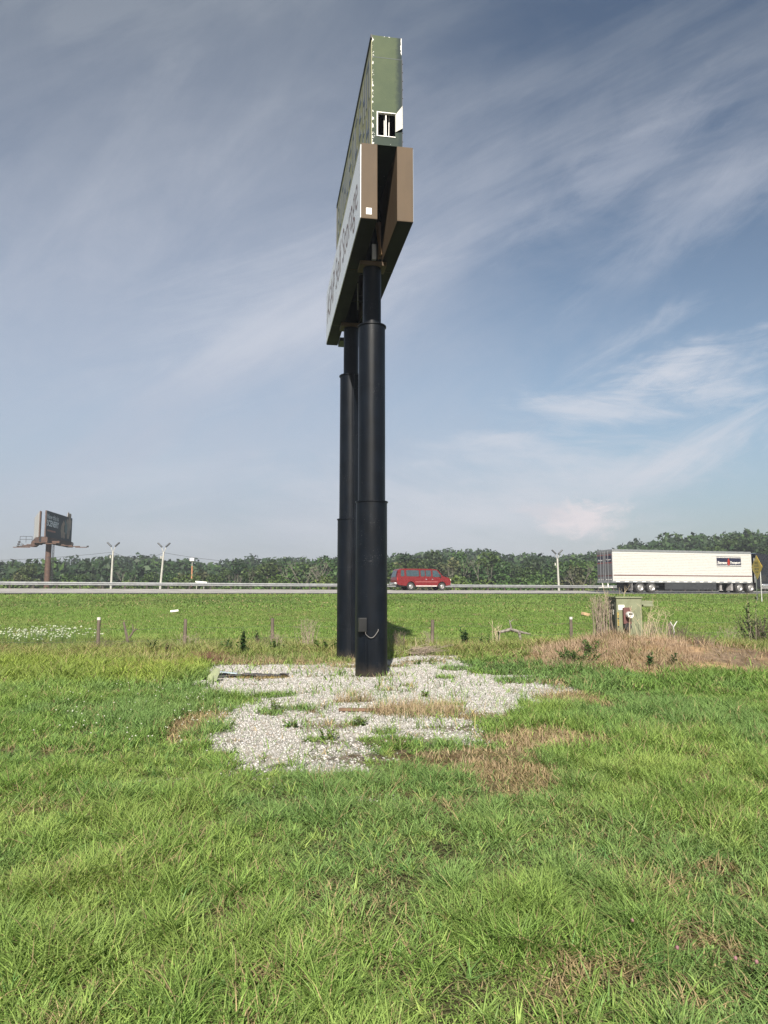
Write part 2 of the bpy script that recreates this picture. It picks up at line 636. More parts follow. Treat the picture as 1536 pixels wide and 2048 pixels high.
# ------------------------------------------------------------------ road
ROAD_U = np.concatenate([np.linspace(-190, -60, 14), np.linspace(-58, 60, 60), np.linspace(64, 420, 30)])


def strip(name, ds, mat, lift):
    UU, DD = np.meshgrid(ROAD_U, np.array(ds))
    X, Y = from_road(UU, DD)
    Z = road_z(DD, UU) + lift
    nu = len(ROAD_U)
    Vs = np.stack([X.ravel(), Y.ravel(), Z.ravel()], 1)
    ii = np.arange(len(Vs)).reshape(len(ds), nu)
    Fs = np.stack([ii[:-1, :-1], ii[:-1, 1:], ii[1:, 1:], ii[1:, :-1]], -1).reshape(-1, 4)
    return np_mesh(name, Vs, [Fs], mat, smooth=True)


m_conc = pmat('pale_concrete_pavement', (.30, .29, .275), .9, var=.2, scale=.6, bump=.3, spec=.1)
m_shld = pmat('grey_asphalt_shoulder', (.17, .166, .162), .92, var=.22, scale=1.2, bump=.4, spec=.1)
m_line = pmat('worn_road_paint', (.72, .72, .70), .7, var=.15, scale=3)
m_yell = pmat('worn_yellow_paint', (.62, .42, .06), .7, var=.15, scale=3)
tag(strip('road', [0, 3.2, 6.9, 10.6, 14.3, 17.5, 18.9], m_conc, 0), kind='structure')
tag(strip('road_shoulder', [.0, 1.6, 3.15], m_shld, .006), kind='structure')
for dl, mm in ((3.25, m_line), (14.2, m_yell)):
    tag(strip('road_edge_line', [dl, dl + .15], mm, .010), kind='structure')
dash = MB()
for dl in (6.85, 10.55):
    for k in range(-14, 30):
        a = k * 12.2
        q = [(a, dl), (a + 3, dl), (a + 3, dl + .15), (a, dl + .15)]
        dash.poly([(*from_road(u_, d_), float(road_z(d_, u_)) + .010) for u_, d_ in q])
tag(dash.build('road_lane_dashes', m_line), kind='structure')

# ------------------------------------------------------------------ guard rail
m_galv = pmat('galvanised_steel', (.31, .32, .33), .5, .3, var=.12, scale=2.5)
m_post = pmat('weathered_dark_timber', (.05, .043, .038), .9, var=.35, scale=8)
rail = thing('guardrail', 'long galvanised corrugated guardrail on dark posts along the far side of the highway', 'guardrail', (*from_road(0, 17.2), float(road_z(17.2, 0))), RA)
prof = [(a_, z_ + .07) for a_, z_ in ((0, .24), (.02, .27), (.095, .30), (.095, .345), (.01, .370), (-.01, .395), (.01, .42), (.095, .445), (.095, .49), (.02, .52), (0, .55))]
us = np.linspace(-70, 110, 91)
k, np_ = 0, len(prof)
b = MB()
for u_ in us:
    zz = float(road_z(17.2, u_) - road_z(17.2, 0))
    for a, z in prof:
        b.v.append((u_, -a, z + zz))
for i in range(len(us) - 1):
    for j in range(np_ - 1):
        b.f.append((i * np_ + j, (i + 1) * np_ + j, (i + 1) * np_ + j + 1, i * np_ + j + 1))
b.build('rail_beam', m_galv, rail, smooth=20)
for i, u_ in enumerate(np.arange(-62, 98, 1.98)):
    zz = float(road_z(17.2, u_) - road_z(17.2, 0))
    MB().box(u_ - .075, u_ + .075, .012, .20, -.15 + zz, .62 + zz).build('post', m_post, rail, bevel=.01)

# ------------------------------------------------------------------ the tall sign
SA = R(9.55)
m_black = pmat('glossy_black_pole_paint', (.0032, .0050, .0085), .36, var=.3, scale=3, bump=.10, bscale=110, spec=.17)
n_b = NT(m_black.node_tree)
pb = m_black.node_tree.nodes['Principled BSDF']
src = pb.inputs['Base Color'].links[0].from_socket
ocb = n_b.new('ShaderNodeTexCoord').outputs['Object']
spb = n_b.new('ShaderNodeSeparateXYZ')
n_b.put(spb.inputs[0], ocb)
mpb = n_b.new('ShaderNodeMapping')
n_b.put(mpb.inputs[0], ocb)
mpb.inputs['Scale'].default_value = (1, 1, .12)
runs = n_b.ss(n_b.noise(mpb.outputs[0], 9, 6, .65), .52, .74)
spk = n_b.ss(n_b.noise(ocb, 55, 3, .6), .66, .70)
spk = n_b.m('MULTIPLY', spk, n_b.ss(n_b.noise(ocb, 2.2, 3, .5), .50, .62))
dirt_ = n_b.m('MULTIPLY', n_b.ss(n_b.m('ADD', spb.outputs[2], n_b.m('MULTIPLY', n_b.noise(ocb, 5, 6, .7), .45)), .52, .18), .55)
cb_ = n_b.mix(n_b.m('MULTIPLY', runs, .5), src, (.010, .012, .016))
cb_ = n_b.mix(n_b.m('MULTIPLY', spk, .8), cb_, (.16, .165, .17))
cb_ = n_b.mix(dirt_, cb_, (.060, .048, .036))
n_b.put(pb.inputs['Base Color'], cb_)
n_b.put(pb.inputs['Roughness'], n_b.ss(n_b.noise(mpb.outputs[0], 4, 6, .6), .3, .7, .30, .50))
m_black2 = pmat('black_trim_paint', (.0032, .0038, .005), .5, var=.2, scale=5)
m_brown = pmat('brown_sign_metal', (.092, .067, .045), .5, .0, var=.12, scale=2.2, bump=.05, bscale=8, spec=.12, stretch=(1, 1, .35))
m_brown_shade = pmat('shade_darkened_sign_metal', lin(24, 23, 27), .6, .0, var=.08, scale=2, spec=.1)  # near-black copy of the brown: shade beneath the sign put into the colour
m_panel = pmat('white_sign_plastic', (.64, .67, .70), .30, var=.04, scale=1.5)
m_letter = pmat('dark_brown_lettering', (.13, .080, .072), .5, var=.2, scale=5)
m_white = pmat('white_paint', (.80, .79, .76), .5, var=.05)
m_dark = pmat('dark_interior', (.010, .009, .011), .8)
m_tan = pmat('tan_bracket_paint', lin(104, 82, 56), .55, var=.12)
m_wire = pmat('pale_cable', (.15, .145, .14), .6)

sign = thing('roadside_pole_sign', 'tall two-pole roadside sign with green cabinet above paired brown lightboxes, standing in white gravel', 'sign', (-.243, 14.4, gz(-.243, 14.4)), SA)


def pole(y0, zb):
    n_ = 48
    T_ = Matrix.Translation((0, y0, 0))
    b_ = MB().lathe([(.307, zb), (.305, 3.325)], n_, T_).lathe([(.268, 3.33), (.266, 6.875)], n_, T_).lathe([(.183, 6.88), (.183, 9.3)], n_, T_)
    p = b_.build('pole', m_black, sign, smooth=40)
    for zw, rw in ((.725, .3085), (2.165, .3085), (4.628, .2685), (5.628, .2680)):
        MB().lathe([(rw - .004, zw - .010), (rw, zw - .006), (rw + .001, zw), (rw, zw + .006), (rw - .004, zw + .010)], n_, T_, closed=True).build('weld_ring', m_black, p, smooth=60)
    for zc, ro, ri in ((3.325, .322, .266), (6.875, .288, .182)):
        MB().lathe([(ri, zc - .004), (ro, zc - .004), (ro, zc + .018), (ri, zc + .018)], n_, Matrix.Translation((0, y0, 0)), closed=True).build('collar', m_black, p, smooth=30)
    return p


p1 = pole(0, -.3)
p2 = pole(3.45, -.3)
# conduits, box and hanging cable
MB().tube([(-.135, -.288, -.1), (-.135, -.288, .74)], .017).build('conduit', m_black, p1, smooth=60)
MB().box(-.29, -.135, -.345, -.235, .84, 1.10).build('junction_box', m_black2, p1, bevel=.008)
MB().tube([(-.16, -.335, .845)] + [(-.16 + .24 * s_, -.335 - .012 * math.sin(math.pi * s_), .80 - .10 * math.sin(math.pi * s_) + .06 * s_) for s_ in np.linspace(0, 1, 9)] + [(.085, -.30, .885)], .0075, 6).build('cable', m_wire, p1, smooth=60)
MB().tube([(.02, 3.13, -.1), (.02, 3.13, 6.86)], .02).build('conduit', m_black, p2, smooth=60)

Y0, Y1 = -1.83, 5.02
ZB, ZT = 8.20, 9.63


def lightbox(x0, x1, face_x):
    b_ = MB().box(x0, x1, Y0, Y1, ZB, ZT)
    o = b_.build('lightbox', m_brown, sign, bevel=.012)
    s_ = -1 if face_x < 0 else 1
    MB().box(min(face_x, face_x + s_ * .012), max(face_x, face_x + s_ * (.012 if s_ < 0 else .004)), Y0 + .02, Y1 - .02, ZB + .02, ZT - .02).build('sign_face', m_panel, o)
    MB().box(x0 + .004, x1 - .004, Y0 + .004, Y1 - .004, ZB - .003, ZB - .0005).build('underside_shade', m_brown_shade, o)  # thin dark sheet added to paint the shade under the lightbox
    for yy in (-1.83 + 2.1, 3.5):
        MB().box(x0 - .003, x1 + .003, yy, yy + .012, ZB - .008, ZB - .0035).build('seam', m_brown, o)
    return o


lb = lightbox(-.475, -.178, -.475)
rb = lightbox(.178, .475, .475)
tx = MB()
add_text(tx, 'ASAP Self Storage', Matrix(((0, 0, -1, -.487), (-1, 0, 0, (Y0 + Y1) / 2 + .05), (0, 1, 0, ZB + .70), (0, 0, 0, 1))), (6.15, .98), thick=.003, bold=-.007)
tx.build('lettering', m_letter, lb)
tx = MB()
add_text(tx, 'ASAP Self Storage', Matrix(((0, 0, 1, .480), (1, 0, 0, (Y0 + Y1) / 2), (0, 1, 0, ZB + .70), (0, 0, 0, 1))), (6.15, .98), thick=.003, bold=-.007)
tx.build('lettering', m_letter, rb)
MB().box(-.385, -.285, Y0 - .004, Y0 + .001, 8.28, 8.40).build('sticker', m_white, lb)
# framing between the two lightboxes
for yy in (0.0, 3.45):
    MB().box(-.27, .27, yy - .20, yy + .20, 8.10, 8.19).build('mounting_plate', m_brown, sign, bevel=.008)
MB().box(-.04, .05, -.25, -.19, 8.20, 8.52).build('bracket', m_galv, sign, bevel=.004)
MB().box(.07, .13, -.34, -.28, 8.19, 8.95).build('bracket', m_tan, sign, bevel=.004)
MB().tube([(.04, -.30, 8.95), (.11, -.42, 8.22)], .03, 6).build('bracket', m_tan, sign)
for yy in (.9, 2.4, 4.4):
    MB().box(-.177, .177, yy, yy + .08, 8.4, 8.55).build('cross_brace', m_brown_shade, sign)
MB().box(-.177, .177, 4.4, 4.9, 8.12, 8.21).build('cross_brace', m_black2, sign)
MB().tube([(-.16, 1.0, 8.22), (-.12, 1.3, 8.0), (-.05, 1.8, 7.95), (.02, 2.3, 8.2)], .008, 6).build('cable', m_wire, sign)

# green cabinet
gmat = bpy.data.materials.new('peeling_green_paint')
gmat.use_nodes = True
q = NT(gmat.node_tree)
gbs = gmat.node_tree.nodes['Principled BSDF']
oc = q.new('ShaderNodeTexCoord').outputs['Object']
sp = q.new('ShaderNodeSeparateXYZ')
q.put(sp.inputs[0], oc)
edge_l = q.ss(sp.outputs[0], -.20, -.275)
edge_r = q.ss(sp.outputs[0], .235, .275)
top_e = q.ss(sp.outputs[2], 11.73, 11.79)
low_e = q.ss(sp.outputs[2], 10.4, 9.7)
hi_r = q.m('MULTIPLY', edge_r, q.ss(sp.outputs[2], 11.40, 11.48))
nz = q.noise(oc, 14, 6, .62)
peel = q.m('MAXIMUM', q.m('MAXIMUM', q.m('MULTIPLY', edge_l, .205), q.m('MULTIPLY', top_e, .215)), q.m('MULTIPLY', hi_r, .42))
peel = q.m('ADD', peel, q.m('MULTIPLY', low_e, .055))
pm = q.ss(q.m('ADD', nz, peel), .735, .755)
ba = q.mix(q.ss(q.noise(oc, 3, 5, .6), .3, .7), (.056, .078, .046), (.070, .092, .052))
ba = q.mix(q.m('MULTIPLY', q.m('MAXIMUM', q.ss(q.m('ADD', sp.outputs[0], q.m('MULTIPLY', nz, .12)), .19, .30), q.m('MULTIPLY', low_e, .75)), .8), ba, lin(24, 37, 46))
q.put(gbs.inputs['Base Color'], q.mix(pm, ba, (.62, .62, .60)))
gbs.inputs['Roughness'].default_value = .55
gbs.inputs['Specular IOR Level'].default_value = .12
bp = q.new('ShaderNodeBump')
bp.inputs['Strength'].default_value = .3
bp.inputs['Distance'].default_value = .004
q.put(bp.inputs['Height'], pm)
q.put(gbs.inputs['Normal'], bp.outputs[0])
m_olive = pmat('faded_olive_sign_face', lin(122, 122, 82), .5, var=.14, scale=1.5, stretch=(1, 1, .4))
m_slate = pmat('faded_slate_shapes', lin(62, 72, 86), .5, var=.2, scale=3)

GY0, GY1, GZ0, GZ1 = -1.80, 4.30, 9.64, 11.78
xw = .275
hx0, hx1, hz0, hz1 = -.185, .150, 9.81, 10.27
cab = MB()
cab.box(-xw, hx0, GY0, GY0 + .01, GZ0, GZ1).box(hx1, xw, GY0, GY0 + .01, GZ0, GZ1)
cab.box(hx0, hx1, GY0, GY0 + .01, GZ0, hz0).box(hx0, hx1, GY0, GY0 + .01, hz1, GZ1)
cab.box(-xw, -xw + .01, GY0 + .01, GY1, GZ0, GZ1).box(xw - .01, xw, GY0 + .01, GY1, GZ0, GZ1)
cab.box(-xw + .01, xw - .01, GY0 + .01, GY1, GZ1 - .01, GZ1).box(-xw + .01, xw - .01, GY0 + .01, GY1, GZ0, GZ0 + .01)
cab.box(-xw + .01, xw - .01, GY1 - .01, GY1, GZ0 + .01, GZ1 - .01)
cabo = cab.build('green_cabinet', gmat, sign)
MB().box(-xw - .001, xw + .001, GY0 - .003, GY0 - .0005, 11.345, 11.352).build('seam', m_slate, cabo)
b = MB()
b.box(hx0 - .006, hx0 + .014, GY0 - .012, GY0 + .05, hz0 - .01, hz1 + .01).box(hx0 + .014, hx1 + .005, GY0 - .012, GY0 + .05, hz1 - .007, hz1 + .007)
b.box(hx0 + .014, hx1 + .005, GY0 - .012, GY0 + .05, hz0 - .007, hz0 + .007)
b.build('opening_frame', m_white, cabo)
MB().box(-xw + .02, xw - .02, GY0 + .6, GY0 + .61, GZ0 + .02, hz1 + .3).build('inner_baffle', m_dark, cabo)
b = MB().tube([(-.015, GY0 + .03, hz0 - .1), (-.015, GY0 + .03, hz1 + .1)], .012, 8)
b.tube([(-.035, GY0 + .10, hz0 - .1), (-.035, GY0 + .10, hz1 + .1)], .008, 8).tube([(.05, GY0 + .12, hz0 - .1), (.06, GY0 + .12, hz1 + .1)], .008, 8)
b.build('lamp_tube', m_white, cabo, smooth=60)
fl = MB()
fp = [(hx1 + .004, GY0 - .006, hz1 - .02), (xw + .004, GY0 - .05, hz1 + .14), (xw + .006, GY0 - .05, hz1 - .30), (hx1 + .004, GY0 - .006, hz0 + .10)]
k0 = len(fl.v)
fl.v += fp + [(a, c - .004, z) for a, c, z in fp]
fl.f += [(0, 1, 2, 3), (7, 6, 5, 4), (0, 4, 5, 1), (1, 5, 6, 2), (2, 6, 7, 3), (3, 7, 4, 0)]
fl.build('access_flap', pmat('pale_flap_paint', (.34, .34, .31), .5), cabo)
# side face with big faded shapes, and dark trim along its top
MB().box(-xw - .014, -xw - .001, GY0 + .03, GY1 - .01, GZ0 + .01, GZ1 - .06).build('sign_face', m_olive, cabo)
MB().box(-xw - .03, -xw - .001, GY0, GY1 + .02, GZ1 - .058, GZ1 + .01).box(-xw - .028, -xw - .001, GY1 - .008, GY1 + .018, GZ0, GZ1 - .06).build('edge_trim', m_black2, cabo)
b = MB()
rr = random.Random(4)
for zc, hh in ((11.12, .80), (10.15, .74)):
    yy = GY1 - .25
    while yy > GY0 + .35:
        wdt = rr.choice((.34, .42, .5))
        st = .10
        x0_, x1_ = -xw - .018, -xw - .0145
        kind = rr.randrange(5)
        y_a, y_b = yy - wdt, yy
        b.box(x0_, x1_, y_b - st, y_b, zc - hh / 2, zc + hh / 2)
        if kind in (0, 1, 3):
            b.box(x0_, x1_, y_a, y_a + st, zc - hh / 2, zc + hh / 2)
        if kind in (1, 2, 4):
            b.box(x0_, x1_, y_a + st + .001, y_b - st - .001, zc + hh / 2 - st, zc + hh / 2)
        if kind in (0, 2):
            b.box(x0_, x1_, y_a + st + .001, y_b - st - .001, zc - .05, zc + .06)
        if kind in (3, 2, 4):
            b.box(x0_, x1_, y_a + st + .001, y_b - st - .001, zc - hh / 2, zc - hh / 2 + st)
        yy -= wdt + .13
b.build('faded_lettering', m_slate, cabo)
b = MB().box(xw + .001, xw + .012, GY0 - .001, GY0 + .04, GZ0, 11.36)
for zc in np.arange(9.75, 11.34, .17):
    b.lathe([(.011, 0), (.009, .012)], 8, Matrix.Translation((xw + .012, GY0 + .015, zc)) @ Matrix.Rotation(R(90), 4, 'Y'))
b.build('edge_trim', m_black2, cabo)

# ------------------------------------------------------------------ wheels
m_tyre = pmat('tyre_rubber', (.028, .027, .027), .85, var=.25, scale=12)
m_rim = pmat('bright_wheel_metal', (.42, .41, .40), .35, .6, var=.1)


def wheel(parent, x, y, r, w, name='wheel', side=-1, rim=.6):
    """axle along y; the outer side faces y*side"""
    M = Matrix.Translation((x, y, r)) @ Matrix.Rotation(R(90), 4, 'X')
    o = MB().lathe([(r * rim, -w / 2), (r * .93, -w / 2), (r, -w / 2 + .04), (r, w / 2 - .04), (r * .93, w / 2), (r * rim, w / 2)], 28, M, closed=True).build(name, m_tyre, parent, smooth=35)
    zo = w / 2 * (-side)
    sg = 1 if zo > 0 else -1
    MB().lathe([(r * rim, zo), (r * rim * .92, zo - sg * .015), (r * rim * .72, zo - sg * .06), (r * rim * .55, zo - sg * .03), (r * .18, zo - sg * .02), (r * .16, zo + sg * .01), (.001, zo + sg * .012)], 24, M, closed=True).build('rim', m_rim, o, smooth=35)
    b_ = MB()
    for k_ in range(8):
        w_ = k_ * math.pi / 4
        b_.lathe([(r * .055, zo - sg * .042), (r * .05, zo - sg * .038)], 8, M @ Matrix.Translation((r * rim * .80 * math.cos(w_), r * rim * .80 * math.sin(w_), 0)))
    b_.build('rim_hole', m_dark, o)
    return o


# ------------------------------------------------------------------ red passenger van
m_red = pmat('dark_red_car_paint', (.125, .0055, .0055), .30, .0, var=.06, scale=3, coat=.25)
m_redw = pmat('maroon_lower_paint', (.06, .005, .006), .32, var=.06, coat=.2)
m_glass = pmat('tinted_glass', (.035, .055, .065), .08, var=.2, spec=.8)
m_blk = pmat('black_plastic', (.018, .018, .019), .55)
m_chrome = pmat('chrome', (.62, .63, .64), .22, .8)
m_lamp = pmat('lamp_lens', (.80, .74, .62), .15)
m_tail = pmat('red_lamp_lens', (.35, .02, .015), .2)

d_v = 12.0
Yv = (d_v + RY * RC) / (RC - .0490 * RS)
Xv = .0490 * Yv
uv, _ = to_road(Xv, Yv)
van = thing('passenger_van', 'dark red extended passenger van driving right along the highway behind the sign poles', 'van', (Xv, Yv, float(road_z(d_v, uv)) + .01), RA)
van.scale = (.96, 1, 1)
L = 5.95
side = [(-2.92, .62), (-2.95, .95), (-2.90, 1.30), (-2.72, 1.95), (-2.58, 2.05), (-2.2, 2.10), (.9, 2.10), (1.35, 2.06), (1.62, 1.98), (2.02, 1.50), (2.12, 1.38), (2.70, 1.24), (2.92, 1.12), (2.97, .92), (2.97, .52), (2.55, .46)]
arch = lambda cx: [(cx + .46 * math.cos(a), .40 + .46 * math.sin(a)) for a in np.linspace(0.12, math.pi - .12, 9)]
outline = side + [(2.5, .44)] + arch(2.00) + [(1.5, .40), (-.9, .40)] + arch(-1.40) + [(-1.9, .42), (-2.6, .5)]


def loft(outline, secs, name, mat, parent, smooth=40):
    """outline in x/z lofted across y with per-section inset function"""
    b_ = MB()
    n_ = len(outline)
    for y, f in secs:
        for x, z in outline:
            b_.v.append((*f(x, y, z),))
    for i in range(len(secs) - 1):
        for j in range(n_):
            j2 = (j + 1) % n_
            b_.f.append((i * n_ + j, i * n_ + j2, (i + 1) * n_ + j2, (i + 1) * n_ + j))
    b_.f.append(tuple(range(n_)))
    b_.f.append(tuple((len(secs) - 1) * n_ + j for j in reversed(range(n_))))
    return b_.build(name, mat, parent, smooth=smooth)


def vw(z):      # half width of the body at height z
    return np.interp(z, [.4, .7, 1.05, 1.25, 2.0, 2.12], [.96, 1.0, 1.01, .98, .82, .76])


def vsec(s_):
    return lambda x, y, z: (x * (1 - .012 * (abs(s_) > .9)), s_ * float(vw(z)), z + (0 if z < 1.9 else .02 * (1 - s_ * s_)))


vb = loft(outline, [(s_, vsec(s_)) for s_ in (-1, -.93, -.5, 0, .5, .93, 1)], 'body', m_red, van)


def side_quad(name, pts, off, mat, parent, s_=-1, vw=vw):
    """panel lying on the body side, following its lean"""
    b_ = MB()
    p = [(x, s_ * (float(vw(z)) + off), z) for x, z in pts]
    k_ = len(p)
    b_.v += p + [(x, y - s_ * .03, z) for x, y, z in p]
    b_.f.append(tuple(range(k_)))
    for i in range(k_):
        j = (i + 1) % k_
        b_.f.append((i, j, k_ + j, k_ + i))
    return b_.build(name, mat, parent)


def rrect(x0, x1, z0, z1, r=.05, sl=0.0, sr=0.0):
    return [(x0 + r, z0), (x1 - r, z0), (x1, z0 + r), (x1 + sr, z1 - r), (x1 - r + sr, z1), (x0 + r + sl, z1), (x0 + sl, z1 - r), (x0, z0 + r)]


for s_ in (-1, 1):
    for x0, x1, sl, sr in ((-2.42, -2.10, .03, 0), (-1.82, -.52, 0, 0), (-.28, .12, 0, 0), (.28, .78, 0, 0)):
        w_ = side_quad('window', rrect(x0, x1, 1.37, 1.92, .06, sl, sr), .006, m_glass, van, s_)
        side_quad('window_frame', rrect(x0 - .04, x1 + .04, 1.33, 1.96, .07, sl, sr), .002, m_blk, w_, s_)
    w_ = side_quad('window', [(1.02, 1.33), (1.78, 1.33), (1.80, 1.42), (1.50, 1.86), (1.40, 1.92), (1.02, 1.92)], .006, m_glass, van, s_)
    side_quad('window_frame', [(.98, 1.29), (1.83, 1.29), (1.85, 1.42), (1.53, 1.90), (1.42, 1.96), (.98, 1.96)], .002, m_blk, w_, s_)
    side_quad('trim_strip', [(-.92, .80), (1.5, .80), (1.5, .835), (-.92, .835)], .012, pmat('pinkish_trim', (.42, .16, .15), .4), van, s_)
    side_quad('running_board', [(-.85, .37), (1.42, .37), (1.42, .46), (-.85, .46)], .05, pmat('pale_running_board', (.62, .55, .52), .5), van, s_)
    for x0 in (.20, .86):
        side_quad('door_handle', rrect(x0, x0 + .12, 1.02, 1.10, .02), .025, m_chrome, van, s_)
    for x0 in (.20, .90):
        side_quad('door_seam', [(x0, .48), (x0 + .02, .48), (x0 + .02, 1.98), (x0, 1.98)], .002, m_blk, van, s_)
    side_quad('marker_lamp', rrect(-2.86, -2.78, .95, 1.25, .02), .005, m_tail, van, s_)
    MB().box(1.72, 1.82, s_ * 1.0 - .09 + s_ * .10, s_ * 1.0 + .09 + s_ * .10, 1.28, 1.55).build('mirror', m_blk, van, bevel=.03)
    MB().box(2.86, 2.99, s_ * .78 - .16, s_ * .78 + .16, .92, 1.10).build('headlight', m_lamp, van, bevel=.02)
MB().box(2.88, 3.05, -.98, .98, .50, .70).build('front_bumper', m_chrome, van, bevel=.04)
MB().box(2.90, 2.985, -.58, .58, .76, 1.10).build('grille', m_blk, van, bevel=.01)
MB().box(-3.10, -2.85, -.98, .98, .56, .74).build('rear_bumper', m_chrome, van, bevel=.04)
MB().box(-3.42, -3.0, -.05, .05, .44, .52).box(-3.42, -3.36, -.03, .03, .52, .62).build('tow_hitch', m_blk, van)
MB().poly([(-2.915, -.72, 1.30), (-2.915, .72, 1.30), (-2.745, .66, 1.92), (-2.745, -.66, 1.92)]).build('rear_window', m_glass, van, loc=(-.012, 0, 0))
MB().poly([(2.06, -.80, 1.48), (2.06, .80, 1.48), (1.68, .74, 1.97), (1.68, -.74, 1.97)]).build('windscreen', m_glass, van, loc=(.02, 0, .02))
MB().box(-2.4, 2.3, -.8, .8, .32, .5).build('underbody', m_blk, van)
for x in (-1.40, 2.00):
    for s_ in (-1, 1):
        wheel(van, x, s_ * .86, .38, .25, side=s_, rim=.55)

# ------------------------------------------------------------------ semi truck
m_tw = bpy.data.materials.new('cream_ribbed_trailer_paint')
m_tw.use_nodes = True
q = NT(m_tw.node_tree)
tb = m_tw.node_tree.nodes['Principled BSDF']
oc = q.new('ShaderNodeTexCoord').outputs['Object']
nz = q.noise(oc, 1.2, 6, .6)
dirt = q.noise(oc, 3.5, 6, .65)
q.put(tb.inputs['Base Color'], q.mix(q.ss(dirt, .52, .75, 0, .5), q.mix(nz, (.47, .465, .455), (.51, .505, .495)), (.41, .40, .38)))
tb.inputs['Roughness'].default_value = .4
m_stain = pmat('brushed_stainless_doors', (.13, .13, .14), .42, .35, var=.15, scale=3, stretch=(1, 1, 6))
m_galu = pmat('aluminium_rail', (.25, .26, .275), .4, .4, var=.12)
m_stripe = pmat('maroon_stripe', (.10, .022, .022), .4)
m_navy = pmat('navy_sign_panel', (.012, .013, .035), .35)
m_redp = pmat('red_emblem_paint', (.25, .022, .012), .4)
m_skirt = pmat('dark_grey_side_skirt', (.030, .032, .036), .5, var=.2)
m_cab = pmat('black_cab_paint', (.008, .009, .014), .25, coat=.5)
m_mud = pmat('grey_mud_flap', (.22, .21, .21), .8)
m_orange = pmat('amber_lens', (.75, .30, .03), .3)
m_refl = pmat('white_reflector_tape', (.80, .78, .74), .4)

tx0, ty0 = 21.6 + 1.3 * -RS * 1, 70 + 1.3 * RC
ut, dt = to_road(tx0, ty0)
truck = thing('semi_truck', 'semi truck with long white ribbed trailer and black cab driving right on the highway', 'truck', (tx0, ty0, float(road_z(dt, ut + 8)) + .005), RA)
TL = 16.15
body = MB().box(0, TL, -1.29, 1.29, 1.02, 3.86).build('trailer_body', m_tw, truck)
ribs = MB()
for z in np.arange(1.72, 3.84, .152):
    for s_ in (-1, 1):
        ribs.prism([(.05, z), (TL - .05, z), (TL - .05, z + .06), (.05, z + .06)], s_ * 1.29 - .014, s_ * 1.29 + .014)
for z in (1.16, 1.32, 1.46):
    for s_ in (-1, 1):
        ribs.prism([(.05, z), (TL - .05, z), (TL - .05, z + .05), (.05, z + .05)], s_ * 1.29 - .014, s_ * 1.29 + .014)
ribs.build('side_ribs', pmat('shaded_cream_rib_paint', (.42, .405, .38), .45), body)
MB().box(-.02, TL + .02, -1.305, 1.305, 3.865, 4.10).build('roof_rail', m_galu, body, bevel=.03)
MB().box(-.01, TL + .01, -1.312, 1.312, .95, 1.10).build('bottom_rail', m_galu, body, bevel=.01)
for s_ in (-1, 1):
    MB().box(.05, TL - .05, s_ * 1.308 - .004, s_ * 1.308 + .004, 1.60, 1.68).build('stripe', m_stripe, body)
    b = MB()
    for x in np.arange(.3, TL - .5, .95):
        b.box(x, x + .42, s_ * 1.3135 - .001, s_ * 1.3135 + .003, 1.02, 1.08)
    b.build('reflector_tape', m_refl, body)
    lg = MB().box(11.90, 14.85, s_ * 1.309 - .006, s_ * 1.309 + .006, 2.62, 3.58).build('logo_panel', m_navy, body)
    MB().box(11.90, 14.85, s_ * 1.309 - .0075, s_ * 1.309 + .0075, 3.46, 3.50).box(11.90, 14.85, s_ * 1.309 - .0075, s_ * 1.309 + .0075, 2.70, 2.74).build('logo_border', m_refl, lg)
    Ms = Matrix(((1, 0, 0, 0), (0, 0, -1, -1.316), (0, 1, 0, 0), (0, 0, 0, 1))) if s_ < 0 else Matrix(((-1, 0, 0, 2 * 13.37), (0, 0, 1, 1.316), (0, 1, 0, 0), (0, 0, 0, 1)))
    b = MB()
    add_text(b, 'Stevens', Ms @ Matrix.Translation((12.55, 2.98, 0)), (1.20, .26), shear=.35, bold=.012)
    add_text(b, 'Transport', Ms @ Matrix.Translation((14.15, 2.96, 0)), (1.25, .30), shear=.35, bold=.012)
    b.build('logo_lettering', m_refl, lg)
    b = MB()
    em = [(13.20, 2.72), (13.44, 2.72), (13.48, 3.05), (13.44, 3.25), (13.34, 3.44), (13.24, 3.30), (13.18, 3.10)]
    b.poly([Ms @ Vector((x, z, .004)) for x, z in em])
    b.build('logo_emblem', m_redp, lg)
# rear doors
for s_ in (-1, 1):
    dr = MB().box(-.035, -.004, min(s_ * .02, s_ * 1.22), max(s_ * .02, s_ * 1.22), 1.14, 3.84).build('rear_door', m_stain, truck, bevel=.01)
    b = MB()
    for y in (.14, .62):
        b.tube([(-.07, s_ * y, 1.05), (-.07, s_ * y, 3.92)], .026, 8)
    b.build('locking_bar', m_galu, dr, smooth=60)
    MB().box(-.042, -.034, min(s_ * .22, s_ * 1.16), max(s_ * .22, s_ * 1.16), 2.92, 3.50).build('logo_panel', m_navy, dr)
    b = MB()
    add_text(b, 'Stevens' if s_ > 0 else 'Transport', Matrix(((0, 0, -1, -.0445), (-1, 0, 0, s_ * .69), (0, 1, 0, 3.12), (0, 0, 0, 1))), (.80, .18), shear=.35, bold=.012)
    b.build('logo_lettering', m_refl, dr)
    MB().box(-.043, -.034, min(s_ * .05, s_ * 1.20), max(s_ * .05, s_ * 1.20), 2.80, 2.86).box(-.043, -.034, min(s_ * .05, s_ * 1.20), max(s_ * .05, s_ * 1.20), 3.55, 3.60).build('stripe', m_redp, dr)
    MB().box(-.043, -.034, min(s_ * .05, s_ * 1.20), max(s_ * .05, s_ * 1.20), 1.56, 1.66).build('stripe', m_stripe, dr)
    b = MB()
    for y in (.3, .65, 1.0):
        b.box(-.048, -.034, s_ * y - .07, s_ * y + .07, 1.20, 1.28)
    b.build('reflector_tape', m_refl, dr)
